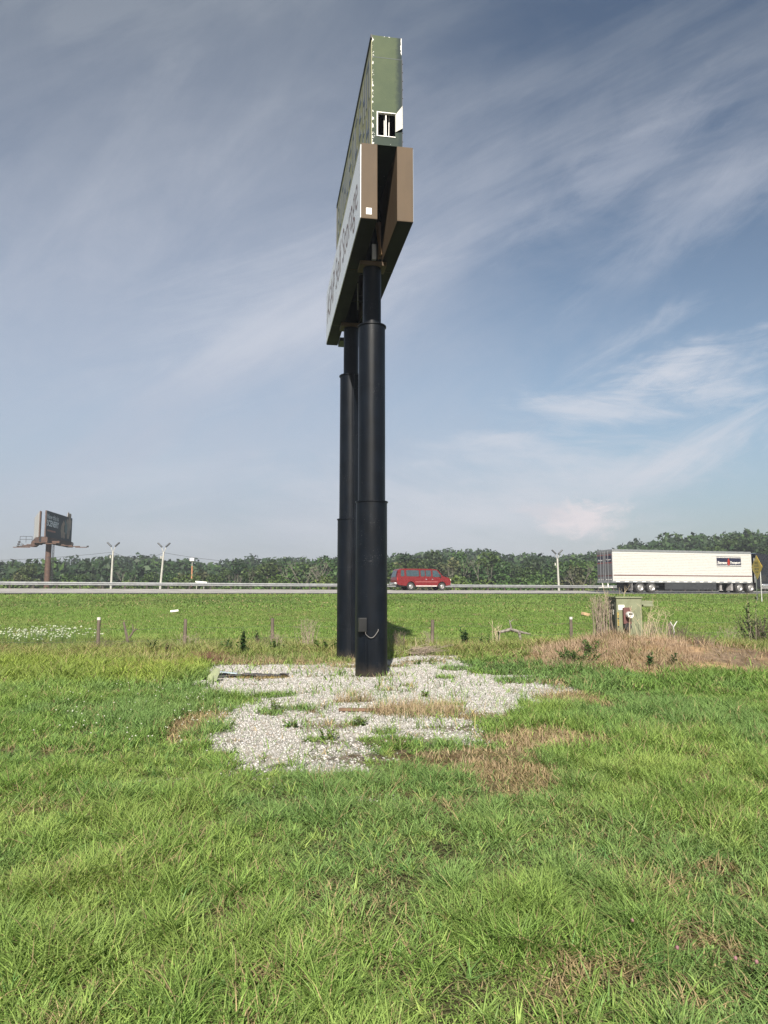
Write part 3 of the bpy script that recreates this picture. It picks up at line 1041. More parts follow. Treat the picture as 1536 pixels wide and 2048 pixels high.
MB().box(-.06, .0, -1.28, 1.28, .94, 1.12).build('rear_sill', m_galu, truck, bevel=.01)
MB().box(-.05, .02, .40, .48, .55, .94).box(-.05, .02, -.48, -.40, .55, .94).box(-.06, .03, -1.1, 1.1, .46, .56).build('rear_guard', m_refl, truck)
MB().box(1.6, 15.2, -.55, .55, .70, .95).build('chassis', m_blk, truck)
MB().box(2.0, 5.2, -1.05, 1.05, .48, .68).build('axle_frame', m_blk, truck)
for s_ in (-1, 1):
    MB().box(5.75, 11.75, s_ * 1.24 - .02, s_ * 1.24 + .02, .30, .94).build('side_skirt', m_skirt, truck, bevel=.01)
    MB().box(12.40, 12.62, s_ * .95 - .08, s_ * .95 + .08, .25, .95).box(12.3, 12.72, s_ * .95 - .12, s_ * .95 + .12, .20, .26).build('landing_leg', m_mud, truck)
    MB().box(2.10, 2.13, s_ * .9 - .35, s_ * .9 + .35, .22, .92).build('mud_flap', m_mud, truck, ry=0)
    MB().prism([(13.45, .22), (13.75, .22), (13.75, .95), (13.62, .95)], s_ * .95 - .3, s_ * .95 + .3).build('mud_flap', m_mud, truck)
    for x in (2.95, 4.24, 14.55, 15.90):
        wheel(truck, x, s_ * 1.0, .51, .56, side=s_)
    wheel(truck, 21.3, s_ * 1.02, .51, .30, side=s_)
# tractor
cabp = [(16.75, .95), (16.75, 3.95), (17.0, 4.02), (18.6, 3.85), (19.35, 3.05), (19.75, 2.35), (21.7, 2.05), (21.95, 1.8), (21.95, .6), (21.8, .55), (16.9, .55)]
cb = loft(cabp, [(s_, (lambda s_: lambda x, y, z: (x - (.04 if abs(s_) > .9 else 0), s_ * 1.22, z))(s_)) for s_ in (-1, -.92, 0, .92, 1)], 'cab', m_cab, truck, smooth=30)
for s_ in (-1, 1):
    MB().prism([(18.55, 2.15), (19.55, 2.15), (19.35, 2.75), (18.55, 2.95)], s_ * 1.225 - .004, s_ * 1.225 + .004).build('side_window', m_glass, cb)
    MB().box(17.35, 17.95, s_ * 1.225 - .003, s_ * 1.225 + .003, 1.15, 1.75).build('locker_door', m_blk, cb, bevel=.002)
    MB().box(16.78, 16.98, s_ * 1.23 - .004, s_ * 1.23 + .004, 1.52, 1.70).build('badge', m_refl, cb)
    M = Matrix.Translation((17.4, s_ * .95, .72)) @ Matrix.Rotation(R(90), 4, 'Y')
    MB().lathe([(.30, 0), (.32, .04), (.32, 1.8), (.30, 1.84)], 20, M).build('fuel_tank', m_chrome, truck, smooth=30)
    MB().tube([(16.70, s_ * 1.05, 1.0), (16.70, s_ * 1.05, 3.5)], .06, 10).build('exhaust_stack', m_chrome, truck, smooth=60)
    MB().box(21.75, 22.0, s_ * .9 - .2, s_ * .9 + .2, 1.15, 1.4).build('headlight', m_lamp, cb, bevel=.03)
    MB().box(19.55, 19.70, s_ * 1.42 - .12, s_ * 1.42 + .12, 2.1, 2.8).build('mirror', m_blk, cb, bevel=.03)
MB().box(13.4, 21.5, -.42, .42, .55, .92).build('tractor_frame', m_blk, truck)
MB().box(21.85, 22.10, -1.2, 1.2, .35, .75).build('front_bumper', m_chrome, truck, bevel=.04)

# ------------------------------------------------------------------ billboard
m_rust = pmat('rusty_brown_steel', (.105, .060, .042), .75, .2, var=.3, scale=2, col2=(.060, .036, .030))
m_slateb = pmat('dark_slate_poster', (.030, .044, .056), .8, var=.08, scale=.5)
m_bdwht = pmat('bright_poster', (.44, .44, .43), .5, col2=(.24, .22, .20), cut=(.42, .75), scale=.9, stretch=(2, 2, .3))
m_gold = pmat('tan_bronze_print', (.26, .185, .115), .5, var=.4, scale=1.2)
m_teal = pmat('dull_teal_print', (.05, .115, .105), .5, var=.3, scale=1)
m_orgt = pmat('dull_orange_lettering', (.35, .13, .07), .5)
m_txt = pmat('pale_lettering', (.80, .83, .85), .5)
YB = 124.0
XB = (97 - 768) / 1480 * YB
bz = gz(XB, YB)
bbd = thing('billboard', 'brown steel billboard on one thick column, with a slate poster reading SCENERY', 'billboard', (XB, YB, bz))
zt = EYE + (1188 - 1087) / 1480 * YB - bz       # platform height above its ground
MB().lathe([(.50, 0), (.46, zt)], 24).build('column', m_rust, bbd, smooth=40)
ld_ = MB().tube([(.95, -.1, 1.5), (.95, -.1, zt)], .05, 6).tube([(.75, -.1, 1.5), (.75, -.1, zt)], .05, 6)
for z in np.arange(2, zt, .6):
    ld_.tube([(.75, -.1, z), (.95, -.1, z)], .03, 5, False)
ld_.build('ladder', m_blk, bbd)
MB().box(-2.5, 2.0, -.6, .6, zt, zt + .35).build('beam', m_rust, bbd)


def board(px, py_, ang, wd, ht, mat, name, back=1):
    """a board whose near edge stands at (px, py_) and which runs off at the angle ang"""
    M = Matrix.Translation((px, py_, zt + .95)) @ Matrix.Rotation(ang, 4, 'Z')
    o = MB().box(0, wd, -.10, .10, 0, ht, M).build(name, m_rust, bbd)
    f = MB().box(.03, wd - .03, -.125, -.102, .03, ht - .03, M).build('poster', mat, o)
    MB().box(-.05, wd, -.45, .5, -1.0, -.06, M).build('apron', m_rust, o)
    b_ = MB()
    for x in np.arange(.5, wd, 2.2):
        b_.tube([M @ Vector((x, back * .19, -.8)), M @ Vector((x, back * .19, ht))], .08, 6)
    b_.build('stringer', m_rust, o)
    return o, f, M


bo, bf, bM = board(.35, -2.4, R(95.5), 13.2, 4.35, m_slateb, 'poster_board')
T = bM @ Matrix(((1, 0, 0, 0), (0, 0, -1, -.127), (0, 1, 0, 0), (0, 0, 0, 1)))
# note: board local x runs away to the right, z up, poster faces local -y
b = MB()
add_text(b, 'Now this is', T @ Matrix.Translation((3.1, 3.45, 0)), (5.4, .85), bold=.012)
add_text(b, 'SCENERY', T @ Matrix.Translation((3.2, 2.35, 0)), (5.8, 1.05), bold=.035)
b.build('poster_lettering', m_txt, bo)
b = MB().poly([T @ Vector((x, y, .004)) for x, y in ((.6, .95), (4.6, .95), (4.6, 1.25), (.6, 1.25))])
b.build('poster_small_print', m_orgt, bo)
b = MB()
rr = random.Random(9)
for cx, cy, rx, ry in ((5.25, 1.6, .55, 1.5), (5.6, 2.9, .35, .6), (7.3, 1.7, .55, 1.5), (7.75, 3.2, .55, 1.3), (6.9, 3.3, .35, .7), (5.9, .9, .4, .7)):
    b.poly([T @ Vector((1.53 * (cx + rx * math.cos(a) * rr.uniform(.8, 1.15)), cy + ry * math.sin(a) * rr.uniform(.8, 1.15), .004 + rr.random() * .002)) for a in np.linspace(0, 2 * math.pi, 15)[:-1]])
b.build('poster_picture', m_gold, bo)
b = MB()
for cx, cy, rx, ry in ((6.5, 2.2, .4, 1.2), (6.2, 3.2, .25, .5)):
    b.poly([T @ Vector((1.53 * (cx + rx * math.cos(a) * rr.uniform(.8, 1.15)), cy + ry * math.sin(a) * rr.uniform(.8, 1.15), .008)) for a in np.linspace(0, 2 * math.pi, 13)[:-1]])
b.build('poster_picture', m_teal, bo)
# the printed figure sticks up over the top edge
MB().prism([(x_ * 1.53, z_) for x_, z_ in ((6.9, 4.3), (8.2, 4.3), (8.25, 4.9), (8.0, 5.15), (7.6, 4.95), (7.35, 5.25), (7.05, 5.15), (6.95, 4.8))], -.11, -.06, bM).build('poster_cutout', m_gold, bo)
bo2, bf2, bM2 = board(-1.0, -1.5, R(118.5), 12.5, 4.35, m_bdwht, 'poster_board', -1)
bf2.location = (.2275 * math.sin(R(118.5)) * -1, .2275 * math.cos(R(118.5)), 0)
pt = MB().box(-.6, .6, -2.4, -1.0, zt + .05, zt + .95).build('hatch', m_dark, bbd)
for i in range(5):
    cw = MB()
    cw.box(-5.0 + i * .30, -2.2 + i * .25, -2.0 + i * .9, -1.85 + i * .9, zt - .35 + i * .08 - .5 * (1 - i / 4), zt - .22 + i * .08 - .5 * (1 - i / 4))
    cw.build('catwalk', m_rust, bbd)
for i in range(5):
    MB().box(.4 + i * .25, 2.2 + i * .32, -2.3 + i * 2.4, -2.1 + i * 2.4, zt - .28, zt - .14).build('catwalk', m_rust, bbd)
rl = MB()
for x in (-3.9, -2.9, -1.9):
    rl.tube([(x, -2.0, zt), (x, -2.0, zt + 1.0)], .035, 5)
for z in (.5, 1.0):
    rl.tube([(-3.9, -2.0, zt + z), (-1.9, -2.0, zt + z)], .035, 5)
rl.build('handrail', m_blk, bbd)
for i, (x, y, z) in enumerate(((-4.0, -2.0, -.05), (-4.15, -1.9, -.4), (-4.3, -1.8, -.75), (2.9, 2.5, -.1), (3.6, 7.3, -.2))):
    MB().box(x - .16, x + .16, y - .12, y + .12, zt + z, zt + z + .26).build('floodlight', m_blk, bbd, bevel=.03)
    if i < 3:
        MB().tube([(x, y, zt + z + .1), (-3.4, -1.6, zt - .3)], .02, 4).build('floodlight_arm', m_blk, bbd)

# ------------------------------------------------------------------ lamp posts, wires, small buildings
m_pole = pmat('pale_galvanised_pole', (.40, .39, .355), .6, .1, var=.12, scale=2)
m_lampg = pmat('dark_lamp_housing', (.07, .075, .08), .5)


def lamp(px, py_top, Yd, label, lean=0.0, tilt=1.0):
    x = (px - 768) / 1480 * Yd
    z0 = gz(x, Yd)
    h = EYE + (1188 - py_top) / 1480 * Yd - z0
    t_ = thing('street_lamp', label, 'street lamp', (x, Yd, z0), 0, 'double-headed street lamps beyond the highway')
    MB().tube([(0, 0, 0), (lean, 0, h - 1.6)], [.20, .13], 12).build('pole', m_pole, t_, smooth=60)
    for s_ in (-1, 1):
        MB().tube([(lean, 0, h - 1.8), (lean + s_ * .15 * tilt, 0, h - 1.4), (lean + s_ * .34 * tilt, 0, h - .9)], .05, 6).build('arm', m_pole, t_, smooth=60)
        M = Matrix.Translation((lean + s_ * .60 * tilt, 0, h - .55)) @ Matrix.Rotation(R(-44) * s_, 4, 'Y')
        MB().box(-.44, .44, -.20, .20, -.10, .10, M).build('lamp_head', m_lampg, t_, bevel=.06)
    MB().box(lean - .42, lean - .26, -.1, .1, h - 2.6, h - 2.2).build('control_box', m_pole, t_)
    return (x + lean, Yd, z0 + h - 1.7)


la = lamp(224, 1082, 111, 'double-headed street lamp nearest the billboard', .15)
lb_ = lamp(320, 1083, 110, 'double-headed street lamp, leaning, between the other lamp near the billboard and the orange pole', .55)
lc = lamp(1117, 1097, 111, 'double-headed street lamp between the red van and the semi truck', -.2, .8)
m_rpole = pmat('orange_rusty_pole', (.42, .19, .09), .7, var=.3, scale=1.5)
xq = (385 - 768) / 1480 * 122
t_ = thing('beacon_pole', 'slim orange pole with a small square white head, beyond the guardrail', 'pole', (xq, 122, gz(xq, 122)))
hq = EYE + (1188 - 1118) / 1480 * 122 - gz(xq, 122)
MB().tube([(0, 0, 0), (0, 0, hq - 1.2)], .11, 10).build('pole', m_rpole, t_, smooth=60)
MB().tube([(0, 0, hq - 1.2), (0, 0, hq - .4)], .06, 8).build('pole_top', m_pole, t_, smooth=60)
MB().box(-.35, .35, -.3, .3, hq - .4, hq + .1).build('head', m_refl, t_, bevel=.05)


def wire(a, b_, sag, label):
    pts = [Vector(a).lerp(Vector(b_), s_) - Vector((0, 0, sag * 4 * s_ * (1 - s_))) for s_ in np.linspace(0, 1, 17)]
    tag(MB().tube(pts, .022, 4, False).build('overhead_wire', m_lampg), label, 'wire', 'overhead wires')


wire((-95, 131, 8.5), la, 1.2, 'thin overhead wire running left from the lamp nearest the billboard')
wire(la, lb_, .9, 'thin overhead wire slung between the two lamps near the billboard')
wire(lb_, (xq + 25, 124, 7.0), 1.0, 'thin overhead wire running right from the leaning lamp over the orange pole')
m_roof = pmat('pale_tan_roof', (.50, .45, .37), .7, var=.1)
m_wall = pmat('cream_wall', (.58, .54, .46), .8, var=.08)
xh = -93
zh = gz(xh, 175)
hs = thing('low_building', 'low cream building at the left edge behind the guardrail', 'building', (xh, 175, zh))
MB().box(-6, 5.2, -4, 4, 0, 4.0).build('wall', m_wall, hs)
MB().prism([(-6.6, 4.01), (4.2, 4.9), (5.9, 3.9), (5.9, 3.75), (-6.6, 3.75)], -4.5, 4.5).build('roof', m_roof, hs)
xh = (403 - 768) / 1480 * 112
zh = gz(xh, 112)
sh = thing('small_shelter', 'small white flat-roofed shelter beyond the guardrail right of the orange pole', 'shelter', (xh, 112, zh))
hh = EYE + (1188 - 1163) / 1480 * 112 - zh
MB().box(-.9, .8, -.8, .8, hh - .2, hh, ).build('roof', m_refl, sh, ry=R(4))
for x in (-.6, .5):
    MB().tube([(x, 0, 0), (x, 0, hh - .2)], .05, 6).build('post', m_pole, sh)

# ------------------------------------------------------------------ yellow warning sign
m_ysign = pmat('yellow_sign_face', (.90, .57, .03), .4, var=.06)
m_alu = pmat('bare_aluminium', (.62, .62, .61), .4, .5)
Xy = (1513 - 768) / 1480 * 57.5
Yy = 57.5
zy = gz(Xy, Yy)
ys_ = thing('warning_sign', 'yellow diamond warning sign on two slim posts beside the truck cab', 'road sign', (Xy, Yy, zy), R(-2.5))
zc = EYE + (1188 - 1135) / 1480 * Yy - zy
dm = .94
# the sign looks back along the road (local -x)
Md = Matrix(((0, 0, -1, -.05), (-1, 0, 0, 0), (0, 1, 0, zc), (0, 0, 0, 1)))
pl = MB()
pts = [(0, -dm), (dm, 0), (0, dm), (-dm, 0)]
pl.v += [tuple(Md @ Vector((x, y, 0))) for x, y in pts] + [tuple(Md @ Vector((x, y, -.012))) for x, y in pts]
pl.f += [(0, 1, 2, 3), (7, 6, 5, 4)] + [(i, (i + 1) % 4, 4 + (i + 1) % 4, 4 + i) for i in range(4)]
po = pl.build('sign_plate', m_ysign, ys_)
b = MB()
for body_, yy, wd in (('BRIDGE', .34, .62), ('ICES', .11, .70), ('BEFORE', -.13, .72), ('ROAD', -.36, .48)):
    add_text(b, body_, Md @ Matrix.Translation((0, yy, 0)), (wd, .17), bold=.01, thick=.004)
b.build('lettering', m_blk, po)
for yy in (-.38, .38):
    MB().tube([(.03, yy, -.3), (.03, yy, zc + .25)], .035, 6).build('post', m_alu, ys_)

# ------------------------------------------------------------------ utility cabinet on the mound
m_util = pmat('weathered_olive_steel', lin(116, 121, 96), .6, .05, var=.16, scale=4, col2=lin(102, 106, 82), bump=.1)
m_util_shade = pmat('shade_darkened_olive_steel', lin(62, 68, 60), .6, .05, var=.2, scale=4)  # darker olive for the left side, its grazing-light shade put into the colour
XU, YU = 5.70, 18.3
zu = gz(6.0, 18.4)
ut_ = thing('utility_cabinet', 'weathered olive electric meter cabinet standing on the dirt mound', 'utility box', (XU, YU, zu), R(-2))
MB().box(0, .62, 0, .75, -.25, .98).build('housing', m_util, ut_, bevel=.012)
MB().box(-.025, .645, -.03, .78, .982, 1.02).build('lid', m_util, ut_, bevel=.008)
MB().box(-.012, -.001, .10, .65, -.05, .93).build('side_door', m_util_shade, ut_)
MB().box(-.018, -.0125, .22, .34, .80, .84).box(-.018, -.0125, .22, .36, .58, .70).build('notice', m_refl, ut_)
MB().box(.05, .19, -.010, -.001, .70, .82).build('notice', m_white, ut_)
MB().box(.645, .92, .10, .5, .80, .92).box(.65, .90, -.02, .12, .78, .83).build('hood', m_util, ut_, bevel=.01)
mt = MB().box(.14, .33, -.10, -.002, .36, .76).build('meter_box', pmat('faded_red_box', (.10, .038, .034), .6), ut_, bevel=.01)
MB().lathe([(.085, 0), (.085, .10), (.07, .15)], 24, Matrix.Translation((.27, -.10, .58)) @ Matrix.Rotation(R(90), 4, 'X')).build('meter', pmat('pale_meter_glass', (.62, .62, .60), .2), mt, smooth=40)
MB().box(.225, .315, -.255, -.251, .585, .625).build('dial', m_blk, mt)
MB().lathe([(.10, 0), (.085, .09)], 20, Matrix.Translation((.24, -.02, .30)) @ Matrix.Rotation(R(90), 4, 'X')).build('socket', m_blk, ut_, smooth=40)
b = MB()
for i, ch in enumerate('741551'):
    add_text(b, ch, Matrix(((1, 0, 0, .035), (0, 0, -1, -.004), (0, 1, 0, .62 - i * .065), (0, 0, 0, 1))), (.030, .048))
sp_ = MB().box(.018, .050, -.0035, -.001, .265, .65).build('number_strip', pmat('yellow_strip', (.42, .28, .05), .6), ut_)
b.build('number', m_blk, sp_)

# ------------------------------------------------------------------ fence along the foot of the slope
m_gpost = pmat('weathered_grey_wood', (.115, .092, .072), .9, var=.35, scale=9, stretch=(3, 3, .5), bump=.4)
m_wht = pmat('white_cap', (.50, .49, .46), .6, var=.06)
fx = [(-7.55, 19.8, .86, 0), (-5.55, 20.9, .85, 0), (-3.22, 21.6, .84, 0), (-.9, 21.8, .82, 0), (1.36, 21.2, .82, .02), (5.75, 23.0, .74, 0), (8.9, 23.4, .6, .04), (12.5, 23.9, .7, 0), (-10.2, 19.6, .74, .03)]
fence = thing('wire_fence', 'low wire fence on old wooden posts along the foot of the grass slope', 'fence', (0, 21, 0))
for i, (x, y, h, ln) in enumerate(fx):
    z0 = gz(x, y)
    p = MB().tube([(x, y - 21, z0 - .2), (x + ln * .5, y - 21, z0 + h * .5), (x + ln, y - 21, z0 + h)], [.055, .05, .048], 8).build('post', m_gpost, fence, smooth=50)
    if i in (0, 5):
        MB().tube([(x + ln, y - 21, z0 + h), (x + ln, y - 21, z0 + h + .07)], .053, 8).build('cap', m_wht, p, smooth=50)
fs = sorted(fx)
for hz in (.30, .62):
    b = MB()
    for (xa, ya, ha, l1), (xb, yb, hb, l2) in zip(fs[:-1], fs[1:]):
        b.tube([(xa, ya - 21, gz(xa, ya) + hz), ((xa + xb) / 2, (ya + yb) / 2 - 21, (gz(xa, ya) + gz(xb, yb)) / 2 + hz - .03), (xb, yb - 21, gz(xb, yb) + hz)], .0025, 4, False)
    b.build('wire', m_lampg, fence)
b = MB()
lx, ly = -7.25, 21.4
lz = gz(lx, ly)
b.tube([(lx, ly, lz - .1), (lx - .10, ly, lz + .35), (lx - .20, ly, lz + .75)], [.045, .04, .03], 7)
b.tube([(lx - .02, ly, lz + .3), (lx + .10, ly, lz + .5), (lx + .20, ly - .03, lz + .55)], [.03, .025, .015], 6)
b.tube([(lx + .08, ly, lz + .46), (lx + .06, ly, lz + .68)], [.02, .012], 6)
tag(b.build('broken_stake', m_gpost, smooth=50), 'broken leaning wooden stake wrapped in dry vine left of the white-capped posts', 'stake')

# ------------------------------------------------------------------ plants
m_leaf = leafmat('leaf')
m_grass = leafmat('grass_blade', trans=.30)
m_tree = leafmat('tree_leaf', trans=.12, obvar=.30)
m_dry = leafmat('dry_stem', trans=.12)
m_bark = pmat('grey_bark', (.16, .135, .11), .95, var=.3, scale=6, stretch=(2, 2, .4))
m_bone = pmat('pale_dead_wood', (.185, .165, .14), .9, var=.25, scale=5, stretch=(2, 2, .4))


def blade_arrays(P, H, Wd, yaw, lean, curl, col, seg):
    """P (n,3) roots; each blade bends towards yaw; returns verts, faces, colours"""
    n_ = len(P)
    dirx, diry = np.cos(yaw), np.sin(yaw)
    fa = yaw + np.pi / 2 + rng.normal(0, .5, n_)
    sx, sy = np.cos(fa), np.sin(fa)
    rows = []
    for i in range(seg + 1):
        s_ = i / seg
        a = lean + curl * s_
        # position along a bending stalk
        out = H * s_ * np.sin(np.clip((lean + curl * s_ * .5), -1.5, 1.75))
        up = H * s_ * np.cos(np.clip((lean + curl * s_ * .5), -1.5, 1.75))
        w = Wd * .5 * (1 - s_ ** 1.6) * (1 if i else .8)
        cx, cy, cz = P[:, 0] + dirx * out, P[:, 1] + diry * out, P[:, 2] + np.maximum(up, .004 * s_)
        if i < seg:
            rows.append(np.stack([cx - sx * w, cy - sy * w, cz], 1))
            rows.append(np.stack([cx + sx * w, cy + sy * w, cz], 1))
        else:
            rows.append(np.stack([cx, cy, cz], 1))
    nv = 2 * seg + 1
    Vb = np.stack(rows, 1).reshape(-1, 3)
    base_i = (np.arange(n_) * nv)[:, None]
    quads = [base_i + np.array([[2 * i, 2 * i + 1, 2 * i + 3, 2 * i + 2]]) for i in range(seg - 1)]
    tri = base_i + np.array([[2 * seg - 2, 2 * seg - 1, 2 * seg]])
    Cb = np.repeat(col, nv, 0)
    return Vb, (np.concatenate(quads) if quads else None), tri, Cb


def blades_object(name, batches, mat):
    Vs, Qs, Ts, Cs, k_ = [], [], [], [], 0
    for Vb, q_, t_, c_ in batches:
        if q_ is not None:
            Qs.append(q_ + k_)
        Ts.append(t_ + k_)
        Vs.append(Vb)
        Cs.append(c_)
        k_ += len(Vb)
    fs_ = ([np.concatenate(Qs)] if Qs else []) + [np.concatenate(Ts)]
    return np_mesh(name, np.concatenate(Vs), fs_, mat, np.concatenate(Cs))


def grass_zone(ya, yb, dens, wmul, hmul, seg):
    area_w = lambda y: .64 * y + .9
    n_ = int(dens * ((yb - ya) * (area_w(ya) + area_w(yb))))
    y = np.sqrt(rng.uniform(ya ** 2, yb ** 2, n_))
    x = rng.uniform(-1, 1, n_) * area_w(y)
    g, dr, so, gr, mo = site(x, y)
    uu, d = to_road(x, y)
    big_ = fbm(x * .5, y * .4, 71)
    mid_ = fbm(x * 1.7, y * 1.5, 75)
    fin_ = fbm(x * 5, y * 5, 79, 3)
    keep = rng.random(n_)
    # sparse, flattened turf in the near middle; lush on the right and further back
    lush = np.clip(sstep(y, 6.0, 9.5) + sstep(x - .18 * y, -.2, .7) * sstep(y, 3.2, 5.0) * .8 + .35 * sstep(-x - .3 * y, -.1, .4), 0, 1)
    lush = lush * sstep(big_ + .25 * (mid_ - .5), .22, .5) * .75 + lush * .25
    lush = np.maximum(lush, .30 + .45 * sstep(fin_ + .4 * (mid_ - .5), .42, .62))
    p = .72 + .28 * np.maximum(lush, sstep(fin_, .38, .62))
    p = p * (1 - .965 * g) * (1 - .55 * dr) * (1 - .80 * so) * (1 - mo * np.where(x > 6.0, .95, .6))
    thin = sstep(fbm(x * 1.3, y * 1.1, 141), .54, .68) * sstep(-y, -7.2, -5.0) * (1 - sstep(x - .2 * y, -.2, .6) * .6)
    p = p * (1 - .62 * thin)
    p = np.where(gr > .3, np.maximum(p, .8 * gr), p)
    ok = (keep < p) & (d < -.25)
    # bare footprint of the two poles
    ok &= np.hypot(x + .243, y - 14.4) > .33
    ok &= np.hypot(x + .815, y - 17.8) > .33
    x, y, g, dr, so, gr, mo, lush, big_, mid_, fin_, d, thin = [a[ok] for a in (x, y, g, dr, so, gr, mo, lush, big_, mid_, fin_, d, thin)]
    n_ = len(x)
    r1, r2, r3, r4 = (rng.random(n_) for _ in range(4))
    # heights
    H = .050 + .055 * lush + .04 * fin_ * (.4 + lush)
    H = H * (.55 + .9 * r1) * (.62 + .95 * sstep(fbm(x * 3.1, y * 2.6, 151, 3), .34, .66))
    tall = sstep(y, 12.2, 13.6) * sstep(-x, 2.6, 4.2) + .9 * sstep(y, 11.8, 13.2) * sstep(x, 2.8, 3.8) * (y < 16)
    tall = np.clip(np.maximum(tall, sstep(y, 16.8, 18.6) * sstep(-y, -24.5, -22.5) * 1.0), 0, 1) * (1 - mo * .6) * (1 - g)
    H = H + tall * (.05 + .15 * r2 * sstep(mid_, .25, .65))
    H = H + .09 * r3 * r2 * sstep(y, 17, 18.5) * (y < 23)
    H = H * (1 - .35 * thin)
    H = np.where(dr > .5, .05 + .09 * r1, H)
    H = np.where(gr > .5, .06 + .08 * r1, H)
    slope = sstep(y, 23.5, 26)
    H = H * (1 - slope) + slope * (.06 + .05 * r1)
    H *= hmul
    Wd = (.0046 + .0052 * r2 ** 1.5) * wmul
    wide = r3 < .20 - .08 * lush
    Wd = np.where(wide, Wd * 1.5, Wd)
    yaw = 2 * np.pi * (fbm(x * .9, y * .9, 83) * 1.6 + .95 * rng.random(n_))
    lean = .20 + .75 * (1 - lush) * (1 - tall) * r3 + .30 * r4
    lean = np.where(wide, lean + .35, lean)
    curl = .35 + .95 * r2
    # colours: every blade its own green, patches yellower or bluer, some dead
    hue = np.clip(.50 * big_ + .5 * mid_ + .35 * (r1 - .5), 0, 1)
    c0, c1, c2 = np.array([.092, .178, .040]), np.array([.180, .285, .070]), np.array([.310, .385, .112])
    col = np.where(hue[:, None] < .5, c0 + (c1 - c0) * (hue[:, None] * 2), c1 + (c2 - c1) * (hue[:, None] * 2 - 1))
    cool = sstep(fbm(x * .7, y * .7, 91), .48, .66) * (y < 22)
    col = lerp(col, (.150, .250, .095), cool * .6)
    ygreen = np.clip(tall * sstep(-x, 1.5, 4) * (y < 19), 0, 1)
    col = lerp(col, (.330, .370, .065), ygreen * .45)
    fl_ = sstep(y, 16.5, 18.5) * sstep(-y, -24, -21.5)
    col = lerp(col, (.300, .315, .115), fl_ * (.25 + .5 * r2))
    far_g = sstep(y, 22, 30)
    col = lerp(col, np.array([.150, .232, .052]), far_g * .7)
    st = sstep(fbm(x * .22, y * .5, 97), .50, .68) * far_g
    col = lerp(col, (.205, .230, .080), st * .5)
    bank_shade = sstep(d, -14, -8) * sstep(-d, 1.5, 5) * sstep(fbm(x * .25, y * .4, 99), .30, .6)  # shade on the bank below the road, put into the blade colour
    col = lerp(col, (.065, .115, .028), bank_shade * .7)
    pdead = .035 + .22 * thin + .5 * np.maximum(dr, mo * .75) + .30 * sstep(y, 16.8, 18.4) * (y < 21.5) * sstep(mid_, .4, .6) + .05 * (1 - lush) * (y < 9)
    pdead = np.where(gr > .5, .05, np.where((dr > .55) | (mo > .6), .88, pdead))
    dead = rng.random(n_) < pdead
    tan = np.array([.36, .275, .160])[None] * (.65 + .6 * r3[:, None])
    tan = lerp(tan, (.34, .25, .18), mo * .6)
    col = np.where(dead[:, None], tan, col)
    col = col * (1 + (.80 * r4 - .42) * (1 - .65 * sstep(y, 20, 30)))[:, None] * np.array([1.0, 1.02, .95])
    Pz = ground_z(x, y) - .006
    return blade_arrays(np.stack([x, y, Pz], 1), H, Wd, yaw, lean, curl, col, seg)


batches = [grass_zone(2.0, 4.2, 9500, 1.0, 1.0, 3), grass_zone(4.2, 7.0, 5200, 1.1, 1.0, 3), grass_zone(7.0, 12.0, 2100, 1.45, 1.05, 2),
           grass_zone(12.0, 23.5, 900, 2.4, 1.1, 2), grass_zone(23.5, 42, 190, 5.5, 1.25, 1), grass_zone(42, 86, 46, 12, 1.6, 1)]


def stalks(n_, ya, yb):
    y = np.sqrt(rng.uniform(ya ** 2, yb ** 2, n_))
    x = rng.uniform(-1, 1, n_) * (.62 * y + .5)
    g = site(x, y)[0]
    ok = g < .3
    x, y = x[ok], y[ok]
    n2 = len(x)
    col = np.array([.24, .25, .085])[None] * (.7 + .6 * rng.random((n2, 1)))
    return blade_arrays(np.stack([x, y, ground_z(x, y)], 1), rng.uniform(.14, .38, n2), np.full(n2, .0022), rng.uniform(0, 6.3, n2), rng.uniform(.1, .9, n2), rng.uniform(.2, 1.0, n2), col, 3)


batches.append(stalks(520, 2.2, 9))


def rosettes(n_, ya, yb):
    """broad-leaved crabgrass clumps, blades spreading from one root"""
    y = np.sqrt(rng.uniform(ya ** 2, yb ** 2, n_))
    x = rng.uniform(-1, 1, n_) * (.62 * y + .5)
    g, dr, so, gr, mo = site(x, y)
    ok = (g < .3) & (dr < .4)
    x, y = x[ok], y[ok]
    k_ = rng.integers(9, 22, len(x))
    i = np.repeat(np.arange(len(x)), k_)
    n2 = len(i)
    px, py = x[i] + rng.normal(0, .014, n2), y[i] + rng.normal(0, .014, n2)
    hue = rng.random(len(x))[i][:, None]
    col = (np.array([.115, .235, .070]) * (1 - hue) + np.array([.300, .385, .105]) * hue) * rng.uniform(.7, 1.3, (n2, 1))
    sc__ = rng.uniform(.6, 1.2, len(x))[i]
    return blade_arrays(np.stack([px, py, ground_z(px, py)], 1), rng.uniform(.06, .135, n2) * sc__, rng.uniform(.0055, .0105, n2), rng.uniform(0, 6.3, n2), rng.uniform(.45, 1.25, n2), rng.uniform(.2, .8, n2), col, 3)


batches.append(rosettes(4600, 2.1, 9.5))


